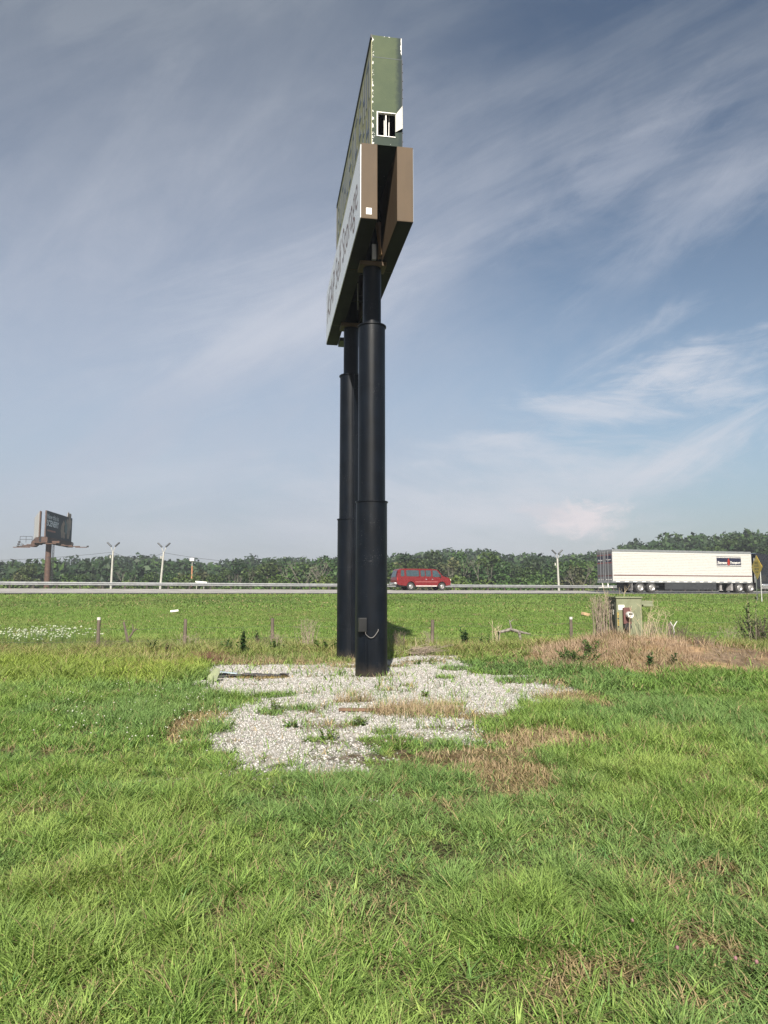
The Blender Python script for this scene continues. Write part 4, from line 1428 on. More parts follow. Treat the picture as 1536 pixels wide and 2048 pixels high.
def litter_blades(n_, ya, yb):
    """cut and dead blades lying flat in the turf"""
    y = np.sqrt(rng.uniform(ya ** 2, yb ** 2, n_))
    x = rng.uniform(-1, 1, n_) * (.62 * y + .5)
    ok = site(x, y)[0] < .3
    x, y = x[ok], y[ok]
    n2 = len(x)
    a = rng.random((n2, 1)) ** 1.8
    col = (np.array([.28, .235, .130]) * a + np.array([.200, .270, .080]) * (1 - a)) * rng.uniform(.5, 1.2, (n2, 1))
    return blade_arrays(np.stack([x, y, ground_z(x, y) + .004 + .02 * rng.random(n2)], 1), rng.uniform(.03, .09, n2), rng.uniform(.003, .006, n2), rng.uniform(0, 6.3, n2), rng.uniform(1.2, 1.5, n2), rng.uniform(0, .3, n2), col, 2)


batches.append(litter_blades(60000, 2.1, 7.5))
tag(blades_object('grass', batches, m_grass), kind='stuff')

# gravel: broken pale limestone
n_ = 240000
gx_ = rng.uniform(-4.6, 3.8, n_)
gy_ = rng.uniform(6.2, 19.4, n_)
w_ = site(gx_, gy_)[0]
ok = rng.random(n_) < w_ * .85 * np.clip(1.4 - .035 * gy_, .5, 1.0)
gx_, gy_ = gx_[ok], gy_[ok]
# loose stones showing through worn turf in front
ex, ey = [], []
for cx, cy, rx, ry, k_ in ((-.55, 6.25, .40, .14, 240), (-.15, 5.85, .25, .10, 120), (-1.5, 6.5, .45, .12, 160), (-1.2, 4.9, .3, .1, 20), (-1.3, 5.6, .3, .1, 20), (-.1, 5.3, .2, .06, 16)):
    ex.append(rng.normal(cx, rx * .6, k_))
    ey.append(rng.normal(cy, ry * .6, k_))
gx_ = np.concatenate([gx_] + ex)
gy_ = np.concatenate([gy_] + ey)
ns = len(gx_)
ico = bmesh.new()
bmesh.ops.create_cone(ico, cap_ends=True, segments=4, radius1=.95, radius2=.6, depth=1.5)
bmesh.ops.triangulate(ico, faces=ico.faces)
IV = np.array([v_.co[:] for v_ in ico.verts])
IF = np.array([[v_.index for v_ in f.verts] for f in ico.faces])
ico.free()
sz = .005 + .0125 * rng.random(ns) ** 3
jit = 1 + rng.uniform(-.32, .32, (ns, len(IV), 1))
SV = IV[None] * jit * np.stack([sz * rng.uniform(.8, 1.5, ns), sz * rng.uniform(.7, 1.2, ns), sz * rng.uniform(.45, .85, ns)], 1)[:, None]
an = rng.uniform(0, 6.3, ns)
ca, sa = np.cos(an)[:, None], np.sin(an)[:, None]
SX = SV[..., 0] * ca - SV[..., 1] * sa + gx_[:, None]
SY = SV[..., 0] * sa + SV[..., 1] * ca + gy_[:, None]
SZ = SV[..., 2] + (ground_z(gx_, gy_) + sz * .25)[:, None]
sc_ = np.array([.44, .428, .412])[None] * (.48 + .68 * rng.random((ns, 1)) ** .8)
sc_ = np.where(rng.random((ns, 1)) < .12, sc_ * np.array([.75, .66, .58]), sc_)
m_stone = leafmat('limestone', trans=0.0, rough=.9)
tag(np_mesh('gravel', np.stack([SX, SY, SZ], -1).reshape(-1, 3), [(IF[None] + (np.arange(ns) * len(IV))[:, None, None]).reshape(-1, 3)], m_stone, np.repeat(sc_, len(IV), 0)), kind='stuff')

# dry thatch and tan stalks on the mound and along the gravel's back edge
def dry_patch(cx, cy, rx, ry, n_, h, tint):
    a, r_ = rng.uniform(0, 6.28, n_), np.sqrt(rng.random(n_))
    x, y = cx + rx * r_ * np.cos(a), cy + ry * r_ * np.sin(a)
    keep = rng.random(n_) < sstep(fbm(x * 2.5, y * 2.5, 131), .25, .6)
    keep &= (np.hypot(x + .243, y - 14.4) > .36) & (np.hypot(x + .815, y - 17.8) > .36)
    keep &= (x < 6.6) | (rng.random(n_) < .35) | (y > 18.3) | (y < 14)
    keep &= ~((x > XU - .05) & (x < XU + .95) & (y > YU - .1) & (y < YU + .85))
    x, y = x[keep], y[keep]
    n2 = len(x)
    col = np.array(tint)[None] * (.6 + .75 * rng.random((n2, 1)))
    return blade_arrays(np.stack([x, y, ground_z(x, y) - .01], 1), h * (.4 + .9 * rng.random(n2)), np.full(n2, .007) * (.7 + .6 * rng.random(n2)), rng.uniform(0, 6.3, n2), rng.uniform(.05, .9, n2), rng.uniform(.1, .9, n2), col, 2)


pink, tanc, brn = (.37, .270, .190), (.34, .262, .165), (.15, .10, .072)
dp = [dry_patch(5.0, 15.8, 1.7, 1.3, 6500, .20, pink), dry_patch(4.6, 16.9, 1.3, 1.0, 4500, .26, pink), dry_patch(6.3, 16.8, 1.3, .8, 2200, .20, pink), dry_patch(5.3, 18.3, .7, .6, 1800, .30, pink),
      dry_patch(7.8, 16.6, 1.0, .7, 1300, .15, brn), dry_patch(6.9, 15.3, .9, .5, 700, .13, brn), dry_patch(7.2, 17.8, .35, .35, 500, .22, brn), dry_patch(6.95, 18.6, .3, .2, 500, .34, (.40, .22, .18)),
      dry_patch(-3.5, 17.4, 2.8, .5, 3600, .22, tanc), dry_patch(-1.2, 17.0, 1.0, .4, 1500, .16, tanc), dry_patch(-4.1, 17.1, .5, .4, 1500, .24, (.22, .125, .085)),
      dry_patch(-4.6, 15.3, .9, .9, 1600, .25, (.36, .30, .10)), dry_patch(-7.0, 17.6, 3.0, .8, 2600, .30, (.36, .30, .15)), dry_patch(-1.0, 15.9, .9, .9, 900, .10, tanc),
      dry_patch(.42, 10.0, .65, .5, 1900, .20, tanc), dry_patch(1.1, 6.8, .5, .45, 2600, .075, (.34, .25, .155)), dry_patch(1.55, 8.2, .5, .7, 1900, .10, (.33, .245, .155)),
      dry_patch(-2.3, 14.05, .65, .2, 700, .08, (.38, .29, .12)), dry_patch(2.7, 11.4, .5, .8, 1100, .09, tanc), dry_patch(3.2, 20.3, 1.2, .8, 1200, .26, (.36, .27, .14)), dry_patch(-.45, 10.9, .3, .15, 300, .22, tanc),
      dry_patch(.02, 14.2, .30, .25, 160, .12, tanc), dry_patch(.9, 7.3, .6, .3, 800, .09, tanc),
      dry_patch(-6, 20.3, 3.6, 1.2, 1500, .40, (.34, .31, .17)), dry_patch(.5, 20.6, 3.6, 1.0, 1500, .38, (.34, .31, .17)), dry_patch(6.2, 14.6, 2.2, .5, 700, .10, tanc)]
tag(blades_object('dry_grass', dp, m_dry), kind='stuff')


def leafy(name, label, cat, x, y, h, nst, spread, leaf, lw, lcol, scol, per, group=None, droop=.6, top=.0):
    """upright plant: stems and many small leaves"""
    z0 = gz(x, y)
    t_ = thing(name, label, cat, (x, y, z0), 0, group)
    b_ = MB()
    lv, lc_ = [], []
    rr_ = random.Random(int(x * 100) + int(y * 37))
    for s_ in range(nst):
        a = rr_.uniform(0, 6.28)
        hh_ = h * rr_.uniform(.65, 1)
        ox, oy = rr_.gauss(0, spread * .25), rr_.gauss(0, spread * .25)
        tx_, ty_ = ox + spread * math.cos(a) * rr_.uniform(.2, 1), oy + spread * math.sin(a) * rr_.uniform(.2, 1)
        pts_ = [(ox, oy, -.03), (ox * .5 + tx_ * .5 + rr_.gauss(0, .02), oy * .5 + ty_ * .5, hh_ * .5), (tx_, ty_, hh_)]
        b_.tube(pts_, [.008, .006, .003], 5)
        for q_ in range(per):
            f = top + (1 - top) * rr_.random() ** .8
            P_ = Vector(pts_[0]).lerp(Vector(pts_[2]), f)
            an_ = rr_.uniform(0, 6.28)
            ll = leaf * rr_.uniform(.6, 1.1) * (1.15 - .6 * f)
            el = rr_.uniform(-droop, .9)
            dv = Vector((math.cos(an_) * math.cos(el), math.sin(an_) * math.cos(el), math.sin(el)))
            sv = dv.cross(Vector((0, 0, 1))).normalized() * lw * ll
            lv += [P_, P_ + dv * ll * .5 + sv, P_ + dv * ll, P_ + dv * ll * .5 - sv]
            c_ = [k_ * rr_.uniform(.7, 1.3) for k_ in lcol]
            lc_ += [c_] * 4
    b_.build('stem', pmat('stem_' + name, scol, .9), t_, smooth=60)
    if lv:
        LV = np.array([p_[:] for p_ in lv])
        np_mesh('leaves', LV, [np.arange(len(LV)).reshape(-1, 4)], m_leaf, np.array(lc_), t_)
    return t_


DKG, MDG, LTG = (.042, .088, .026), (.080, .150, .034), (.13, .21, .045)
wg = 'weeds along the fence'
leafy('weed', 'tall dark green spike of leaves left of the white-capped post nearest the sign', 'weed', -3.46, 18.5, .74, 3, .06, .16, .28, DKG, (.06, .08, .03), 70, wg)
leafy('weed', 'slim dark green spike of leaves behind the dry grass, just left of the middle post', 'weed', -3.62, 21.6, .58, 2, .05, .15, .28, DKG, (.06, .08, .03), 60, wg)
leafy('weed', 'dense upright dark green bush standing alone right of the sign', 'weed', 2.22, 20.6, .62, 9, .14, .13, .3, (.035, .085, .024), (.06, .08, .03), 45, wg)
leafy('weed', 'long-leaved green weed standing in tan grass between the two left fence posts', 'weed', -5.75, 18.6, .48, 2, .08, .24, .12, DKG, (.06, .08, .03), 26, wg, .3)
leafy('weed', 'small dark red-stemmed weed beside the long-leaved one', 'weed', -5.35, 18.6, .36, 5, .12, .12, .2, (.05, .06, .03), (.12, .06, .05), 22, wg)
leafy('weed', 'low leafy green clump at the gravel edge under the middle post', 'weed', -2.85, 19.4, .40, 7, .22, .14, .3, MDG, (.08, .09, .04), 34, wg)
leafy('weed', 'bright yellow-green low bush just left of the rear pole', 'weed', -1.45, 19.4, .42, 16, .42, .14, .3, (.10, .17, .03), (.08, .09, .04), 40, wg)
leafy('weed', 'dark leafy clump in front of the leftmost grey dry stems', 'weed', -4.0, 19.2, .42, 8, .28, .15, .28, MDG, (.08, .09, .04), 30, wg)
leafy('weed', 'green weed growing up between the sign and the dense dark bush', 'weed', 2.75, 20.8, .50, 6, .18, .12, .3, MDG, (.08, .09, .04), 30, wg)
leafy('weed', 'dark green weed patch on the left flank of the dirt mound', 'weed', 3.95, 15.6, .30, 22, .55, .10, .22, MDG, (.06, .08, .03), 40, wg)
leafy('weed', 'dark green weed in the pale stubble high on the mound, left of the cabinet', 'weed', 4.5, 16.4, .30, 12, .34, .10, .24, MDG, (.06, .08, .03), 30, wg)
leafy('weed', 'lone green sprout at the foot of the mound below the cabinet', 'weed', 5.3, 14.9, .28, 3, .08, .13, .28, DKG, (.06, .08, .03), 30, wg)
leafy('weed', 'second sprout at the foot of the mound, right of the lone one', 'weed', 5.75, 14.9, .26, 3, .08, .13, .28, DKG, (.06, .08, .03), 26, wg)
gw = 'small weeds in the gravel'
for x, y, h, lab in ((-1.42, 10.0, .24, 'leafy green weed on the left of the gravel beside the lawn edge'), (-.60, 8.15, .16, 'small weed near the front of the gravel amid brown soil'), (-.28, 9.05, .14, 'tiny weed in the middle of the gravel'), (1.35, 9.05, .18, 'broad-leaved weed at the right edge of the dry patch in the gravel'), (.72, 16.6, .16, 'small weed in the gravel right behind the front pole'), (1.05, 16.7, .18, 'yellowish weed farther right of the front pole on the gravel'), (.62, 11.4, .12, 'lone tiny sprout on clean gravel right of the sign'), (-1.1, 8.9, .12, 'tiny reddish weed at the left front of the gravel')):
    leafy('weed', lab, 'weed', x, y, h * .8, 9, .13, .06, .26, LTG, (.12, .13, .06), 18, gw)


def twigs(name, label, cat, x, y, h, n_, spread, col_m, r0=.007, flat=False, group=None, fork=2, yaw=None, length=None):
    z0 = gz(x, y)
    rr_ = random.Random(int(x * 91 + y * 13))
    b_ = MB()
    for i in range(n_):
        ox, oy = rr_.gauss(0, spread * .35), rr_.gauss(0, spread * .25)
        if flat:
            a = (yaw or 0) + rr_.gauss(0, .8)
            l_ = (length or h) * rr_.uniform(.5, 1)
            zz = rr_.uniform(.02, h)
            d_ = Vector((math.cos(a), math.sin(a), rr_.uniform(-.10, .32))) * l_ * .5
            c_ = Vector((ox, oy, zz))
            b_.tube([c_ - d_, c_ + Vector((0, 0, rr_.uniform(-.02, .05))), c_ + d_], [r0, r0 * .9, r0 * .4], 5)
            continue
        a = rr_.uniform(0, 6.28)
        hh_ = h * rr_.uniform(.55, 1)
        e_ = Vector((ox + spread * rr_.uniform(.1, .9) * math.cos(a), oy + spread * rr_.uniform(.1, .6) * math.sin(a), hh_))
        m_ = Vector((ox, oy, 0)).lerp(e_, .5) + Vector((rr_.gauss(0, .03), rr_.gauss(0, .03), hh_ * .08))
        b_.tube([(ox, oy, -.03), m_, e_], [r0, r0 * .75, r0 * .3], 5)
        for k_ in range(fork):
            f = rr_.uniform(.35, .9)
            p_ = m_.lerp(e_, f)
            b_.tube([p_, p_ + Vector((rr_.gauss(0, .09), rr_.gauss(0, .07), rr_.uniform(.04, .2) * h))], [r0 * .6, r0 * .2], 4)
    o = b_.build(name, col_m, None, loc=(x, y, z0), smooth=60)
    return tag(o, label, cat, group)


m_twig = pmat('grey_brown_twig', (.26, .21, .165), .9, var=.3, scale=9)
m_twigd = pmat('dark_brown_twig', (.105, .078, .062), .9, var=.3, scale=9)
m_twigp = pmat('pale_straw_stem', (.44, .37, .25), .9, var=.2, scale=9)
ds = 'dry stems along the fence'
twigs('dry_stems', 'tall clump of grey dry stems just left of the rear pole', 'dry plant', -2.10, 20.4, .88, 34, .34, m_twig, .006, group=ds)
twigs('dry_stems', 'thin grey dry stems around the middle fence post', 'dry plant', -3.0, 20.9, .62, 18, .34, m_twig, .005, group=ds)
twigs('dry_stems', 'dark dry stems close to the right side of the front pole', 'dry plant', .42, 19.9, .62, 26, .24, m_twigd, .006, group=ds)
twigs('dry_stems', 'sparse grey stems beside the post right of the sign', 'dry plant', 1.25, 20.6, .55, 16, .24, m_twig, .005, group=ds)
twigs('dry_stems', 'forked dead sapling left of the twisted log', 'dry plant', 3.18, 21.4, .80, 7, .16, m_twigp, .010, group=ds, fork=4)
twigs('dry_stems', 'reddish brown stubble at the left end of the gravel', 'dry plant', -4.0, 16.9, .30, 60, .40, pmat('red_brown_stem', (.17, .09, .06), .9), .004, group=ds)
twigs('dry_stems', 'tangle of pale dead vine covering the left side of the meter cabinet', 'dry plant', XU - .26, YU + .30, 1.12, 75, .26, m_twig, .0065, group=ds, fork=3)
twigs('dry_stems', 'loose straw-coloured stems leaning across the front of the meter cabinet', 'dry plant', XU + .55, YU - .28, .85, 11, .5, m_twigp, .006, group=ds, fork=3)
twigs('dry_stems', 'pale arching stems sprouting right of the meter cabinet', 'dry plant', XU + 1.0, YU + .4, 1.05, 16, .65, m_twigp, .006, group=ds, fork=4)
twigs('dry_stems', 'straw stems standing up over the top of the meter cabinet', 'dry plant', XU + .1, YU + .95, 1.55, 12, .5, m_twigp, .006, group=ds, fork=2)
twigs('dry_stems', 'grey bare bush behind the mound, left of the white forked marker', 'dry plant', 7.6, 21.5, .75, 46, .55, m_twig, .006, group=ds, fork=4)
twigs('dry_stems', 'grey bare bush around the foot of the white forked marker', 'dry plant', 8.7, 22.3, .62, 40, .45, m_twigd, .006, group=ds, fork=4)
twigs('dry_stems', 'low grey stems between the forked marker and the dark shrub', 'dry plant', 10.4, 22.4, .62, 30, .6, m_twig, .005, group=ds, fork=3)
twigs('dry_stems', 'short brown stalks standing on the bare dirt of the mound', 'dry plant', 7.15, 16.9, .26, 26, .38, m_twigd, .006, group=ds, fork=1)
twigs('dry_stems', 'low brown dry stems at the foot of the leftmost white-capped post', 'dry plant', -7.3, 19.5, .46, 26, .34, m_twigd, .005, group=ds)
twigs('dry_stems', 'grey dry stems at the foot of the plain post left of the gravel', 'dry plant', -5.4, 20.6, .50, 24, .36, m_twig, .005, group=ds)
twigs('dry_stems', 'brown dry stems between the middle post and the spike-leaved weed', 'dry plant', -3.35, 20.9, .48, 22, .30, m_twigd, .005, group=ds)
twigs('brush_pile', 'flat pile of dead sticks on the ground behind the front pole', 'brush pile', .95, 19.2, .17, 120, 1.0, m_twig, .006, True, yaw=.08, length=1.1)
twigs('leaning_stick', 'single pale stick leaning out of the brush pile', 'stick', .75, 19.6, .62, 1, .22, m_twigp, .012, fork=0)

# dark shrub at the right edge
m_shleaf = m_leaf
leafy('shrub', 'dark brown and green scrubby shrub at the right edge behind the mound', 'shrub', 11.2, 22.4, 1.05, 60, .75, .10, .35, (.040, .055, .025), (.10, .075, .06), 16)
leafy('sapling', 'thin sapling with sparse dark leaves rising in front of the truck wheels', 'sapling', 10.75, 21.9, 1.62, 4, .22, .16, .32, (.045, .058, .026), (.26, .22, .17), 26, top=.35)
# white flowering weeds on the left
t_ = thing('flowering_weeds', 'patch of white flowering weeds at the left edge before the slope', 'flowers', (-10.0, 21.5, gz(-10, 21.5)))
nf = 300
fxx, fyy = rng.normal(0, .85, nf), rng.normal(0, .8, nf)
fxx, fyy = np.clip(fxx, -1.7, 1.8), np.clip(fyy, -1.3, 1.3)
fz = ground_z(fxx - 10, fyy + 21.5) - gz(-10, 21.5)
fh = rng.uniform(.28, .55, nf)
b, hv = MB(), MB()
for x, y, z, h in zip(fxx, fyy, fz, fh):
    b.tube([(x, y, z), (x + random.gauss(0, .03), y, z + h)], .004, 4, False)
    r_ = random.uniform(.014, .034)
    hv.lathe([(r_ * .3, 0), (r_, .018), (r_ * .75, .032), (r_ * .1, .036)], 7, Matrix.Translation((x, y, z + h)) @ Matrix.Rotation(random.gauss(0, .3), 4, 'X'))
b.build('stem', pmat('green_flower_stem', (.07, .12, .03), .8), t_)
tag(hv.build('flower_head', pmat('white_flower', (.34, .38, .27), .7, var=.3), t_), kind='stuff')

# ------------------------------------------------------------------ litter and small things
def slope_pt(x, y):
    return (x, y, gz(x, y))


x, y, z = slope_pt(-11.3, 39.5)
tb_ = MB().lathe([(.055, 0), (.06, .01), (.06, .40), (.055, .41)], 14, Matrix.Translation((x, y, z + .08)) @ Matrix.Rotation(R(12), 4, 'Z') @ Matrix.Rotation(R(84), 4, 'Y'))
tag(tb_.build('white_tube', m_white, smooth=40), 'white plastic tube lying on the mown slope at left', 'litter')
x, y, z = slope_pt(10.4, 38.6)
b = MB().box(-.20, .20, -.13, .13, .02, .17, Matrix.Translation((x, y, z)) @ Matrix.Rotation(R(14), 4, 'Y') @ Matrix.Rotation(R(25), 4, 'Z'))
tag(b.build('cardboard_scrap', pmat('cardboard', (.42, .29, .17), .85), bevel=.01), 'tan cardboard scrap lying on the slope above the mound', 'litter')
x, y, z = slope_pt(-7.3, 38.0)
x, y, z = slope_pt(8.75, 22.6)
b = MB().tube([(x, y, z), (x, y, z + .42), (x - .02, y, z + .52)], [.024, .024, .02], 8).tube([(x - .02, y, z + .52), (x - .10, y, z + .68)], [.02, .012], 7).tube([(x - .01, y, z + .52), (x + .11, y, z + .70)], [.02, .010], 7)
tag(b.build('forked_marker', m_wht, smooth=50), 'white forked marker stake standing right of the meter cabinet', 'stake')
x, y, z = slope_pt(-3.02, 13.4)
b = MB()
rim_ = []
for i in range(18):
    a = 2 * math.pi * i / 18
    rim_.append((.10 * math.cos(a) * (1 if math.sin(a) < 0 else .75), .0, .15 * math.sin(a)))
M = Matrix.Translation((x, y, z + .12)) @ Matrix.Rotation(R(-28), 4, 'X') @ Matrix.Rotation(R(26), 4, 'Y')
b.prism([(p_[0], p_[2]) for p_ in rim_], -.006, .006, M)
tag(b.build('green_disc', pmat('faded_green_plastic', (.15, .175, .085), .6, var=.3, scale=9)), 'faded green plastic disc propped up at the left end of the gravel', 'litter')
x, y = -2.75, 14.2
b = MB()  # crumpled dark grey strip on the gravel
nx_, ny_ = 26, 7
for j in range(ny_):
    for i in range(nx_):
        px_ = -.55 + 1.5 * i / (nx_ - 1)
        py__ = (-.16 + .32 * j / (ny_ - 1)) * (1 - .25 * math.sin(px_ * 3))
        b.v.append((x + px_, y + py__, gz(x + px_, y + py__) + .015 + .035 * max(0, math.sin(px_ * 9 + j)) + .03 * random.random()))
for j in range(ny_ - 1):
    for i in range(nx_ - 1):
        b.f.append((j * nx_ + i, j * nx_ + i + 1, (j + 1) * nx_ + i + 1, (j + 1) * nx_ + i))
tag(b.build('dark_strip', pmat('dark_grey_strip', (.055, .052, .055), .9, var=.3, scale=12), smooth=60), 'crumpled dark grey strip lying on the left of the gravel', 'litter')
b = MB().box(-.20, .22, -.05, .05, .05, .06, Matrix.Translation((-2.98, 14.15, gz(-2.98, 14.15) + .04)) @ Matrix.Rotation(R(6), 4, 'Y'))
tag(b.build('plastic_scrap', pmat('pale_blue_plastic', (.36, .45, .50), .3)), 'pale blue plastic scrap on the end of the dark strip', 'litter')
x, y, z = slope_pt(3.75, 21.9)
b = MB().tube([(x - .42, y, z + .05), (x - .38, y, z + .42), (x - .05, y, z + .50), (x + .25, y + .05, z + .42), (x + .55, y + .1, z + .36)], [.04, .05, .05, .04, .02], 9)
b.tube([(x - .02, y, z + .5), (x - .08, y, z + .78)], [.03, .012], 6).tube([(x + .2, y, z + .42), (x + .26, y - .03, z + .08)], [.045, .03], 7).tube([(x - .06, y, z + .72), (x + .06, y, z + .80)], [.015, .006], 5)
tag(b.build('twisted_log', pmat('split_dead_wood', (.24, .22, .19), .9, col2=(.06, .05, .045), scale=9, stretch=(1, 3, 3)), smooth=50), 'twisted grey dead log propped in the grass right of the dark bush', 'log')
# flattened board lying in the gravel
tag(MB().box(-.42, .34, -.035, .035, 0, .035, Matrix.Translation((-.18, 10.02, gz(-.18, 10.02) + .01)) @ Matrix.Rotation(R(-4), 4, 'Z')).build('wood_strip', pmat('brown_board', (.14, .085, .055), .9, var=.3)), 'narrow brown board lying flat in the middle of the gravel', 'board')
# clover and small flowers
fg = 'pink clover heads in the near grass'
m_pink = pmat('pink_clover', (.22, .11, .12), .8, var=.2, scale=60)
for x, y, lab in ((1.12, 3.52, 'pink clover head standing alone, farthest back of those in the near right grass'), (1.22, 3.26, 'pink clover head left of the closest pair in the near right grass'), (1.42, 3.17, 'left pink clover head of the pair at the bottom right'), (1.49, 3.14, 'right pink clover head of the pair at the bottom right')):
    t_ = thing('clover_flower', lab, 'flower', (x, y, gz(x, y)), 0, fg)
    MB().tube([(0, 0, 0), (.01, 0, .085)], .002, 5).build('stem', pmat('clover_stem', (.08, .14, .03), .8), t_)
    MB().lathe([(.002, .082), (.0065, .085), (.008, .091), (.0055, .097), (.001, .099)], 9).build('flower_head', m_pink, t_, smooth=60)
m_yf = pmat('yellow_petal', (.72, .56, .03), .6)
for x, y, lab in ((1.86, 3.55, 'yellow wildflower at the right edge, upper one'), (1.83, 3.36, 'yellow wildflower at the right edge, lower one'), (1.56, 2.98, 'yellow wildflower near the bottom right corner')):
    t_ = thing('wildflower', lab, 'flower', (x, y, gz(x, y)), 0, 'yellow wildflowers in the near grass')
    MB().tube([(0, 0, 0), (.01, 0, .10)], .002, 5).build('stem', pmat('wildflower_stem', (.08, .14, .03), .8), t_)
    b = MB()
    for k_ in range(5):
        b.lathe([(.002, .0), (.011, .002), (.002, .004)], 7, Matrix.Translation((.01 + .013 * math.cos(k_ * 1.257), .013 * math.sin(k_ * 1.257), .103)) @ Matrix.Rotation(.4, 4, 'X'))
    b.build('petals', m_yf, t_)
hv = MB()
for k_ in range(110):
    y = random.uniform(7.5, 12.5)
    x = -random.uniform(.20, .44) * y + random.gauss(0, .3)
    hv.lathe([(.003, 0), (.0085, .005), (.0075, .012), (.002, .015)], 7, Matrix.Translation((x, y, gz(x, y) + random.uniform(.09, .15))))
tag(hv.build('white_clover', pmat('white_clover_head', (.36, .38, .29), .8)), kind='stuff')

# ------------------------------------------------------------------ trees
def leaf_cloud(lobes, per, size, cols, flat=.8):
    """leaf clumps scattered through a set of (x,y,z,r) lobes, denser near their skins"""
    L_ = np.array(lobes)
    nl = len(L_)
    cnt = np.maximum((per * L_[:, 3] ** 2 / np.mean(L_[:, 3] ** 2)).astype(int), 6)
    li = np.repeat(np.arange(nl), cnt)
    n_ = len(li)
    d_ = rng.normal(size=(n_, 3))
    d_ /= np.linalg.norm(d_, axis=1, keepdims=True)
    r_ = (.45 + .62 * rng.random(n_) ** .6)
    P_ = L_[li, :3] + d_ * (L_[li, 3] * r_)[:, None] * np.array([1, 1, flat])
    nrm = d_ * .55 + rng.normal(size=(n_, 3)) * .5 + np.array([0, 0, .25])
    nrm /= np.linalg.norm(nrm, axis=1, keepdims=True)
    a = np.cross(nrm, rng.normal(size=(n_, 3)))
    a /= np.linalg.norm(a, axis=1, keepdims=True)
    b_ = np.cross(nrm, a)
    s_ = size * rng.uniform(.55, 1.25, n_)[:, None]
    k1, k2, k3, k4 = (rng.uniform(.6, 1.2, (n_, 1)) for _ in range(4))
    V_ = np.stack([P_ + a * s_ * k1, P_ + b_ * s_ * .6 * k2, P_ - a * s_ * k3, P_ - b_ * s_ * .6 * k4], 1).reshape(-1, 3)
    lc = np.array(cols)[rng.integers(0, len(cols), nl)]
    C_ = lc[li] * rng.uniform(.72, 1.28, (n_, 1))
    return V_, np.arange(4 * n_).reshape(-1, 4), np.repeat(C_, 4, 0)


GREENS = {'dark': [(.020, .042, .013), (.028, .055, .017), (.016, .036, .013)],
          'mid': [(.034, .066, .016), (.046, .084, .020), (.026, .054, .016)],
          'olive': [(.060, .070, .028), (.048, .060, .024), (.074, .080, .034)],
          'bright': [(.058, .105, .022), (.046, .088, .020), (.072, .118, .026)]}


def make_tree(name, label, cat, h, w, tone, nl, per, size, trunk=.32, bark=m_bark):
    t_ = thing(name, label, cat)
    rr_ = random.Random(nl * 7 + int(h * 10) + len(tone))
    lob = []
    for i in range(nl):
        f = (i + .5) / nl
        z = h * (trunk + (.93 - trunk) * f)
        rad = w * .5 * math.sin(math.pi * (.16 + .80 * f) ** .85) * rr_.uniform(.35, 1.0)
        a = rr_.uniform(0, 6.28)
        lob.append((rad * math.cos(a), rad * math.sin(a), z, w * rr_.uniform(.13, .24)))
    b_ = MB().tube([(0, 0, -.4), (rr_.gauss(0, .1), 0, h * .3), (rr_.gauss(0, .3), rr_.gauss(0, .2), h * .75)], [.028 * h, .020 * h, .006 * h], 8)
    for x_, y_, z_, r_ in lob[::2]:
        b_.tube([(0, 0, max(h * .2, z_ * .55)), (x_ * .5, y_ * .5, z_ * .82), (x_, y_, z_)], [.010 * h, .007 * h, .002 * h], 5)
    b_.build('trunk', bark, t_, smooth=60)
    V_, F_, C_ = leaf_cloud(lob, per, size, GREENS[tone])
    np_mesh('crown', V_, [F_], m_tree, C_, t_)
    return t_


def make_bare(name, label, h, spread, seed):
    t_ = thing(name, label, 'tree')
    rr_ = random.Random(seed)
    b_ = MB()

    def grow(p, d_, l_, r_, lev):
        q_ = p + d_ * l_
        mid__ = p.lerp(q_, .5) + Vector((rr_.gauss(0, .05), rr_.gauss(0, .05), 0)) * l_
        b_.tube([p, mid__, q_], [r_, r_ * .85, r_ * .62], 6)
        if lev == 0:
            return
        for k_ in range(rr_.choice((2, 3))):
            nd = (d_ + Vector((rr_.gauss(0, spread), rr_.gauss(0, spread), .22))).normalized()
            grow(q_, nd, l_ * rr_.uniform(.62, .85), r_ * .58, lev - 1)
    grow(Vector((0, 0, -.3)), Vector((rr_.gauss(0, .08), 0, 1)).normalized(), h * .36, h * .014, 4)
    b_.build('trunk', m_bone, t_, smooth=60)
    return t_


LAND = [(-1e9, 90, 'left of the billboard column'), (90, 220, 'between the billboard and the nearest lamp'), (220, 318, 'between the two left lamps'), (318, 385, 'between leaning lamp and orange pole'),
        (385, 470, 'right of the orange pole'), (470, 575, 'midway from orange pole to sign'), (575, 690, 'just left of the sign poles'), (690, 790, 'behind the sign poles'), (790, 905, 'behind the red van'),
        (905, 1010, 'just right of the red van'), (1010, 1115, 'left of the lamp by the truck'), (1115, 1200, 'between the lamp and the trailer'), (1200, 1360, 'behind the rear of the trailer'), (1360, 1e9, 'behind the front of the trailer')]


def where(px):
    return next(w_ for a, b_, w_ in LAND if a <= px < b_)


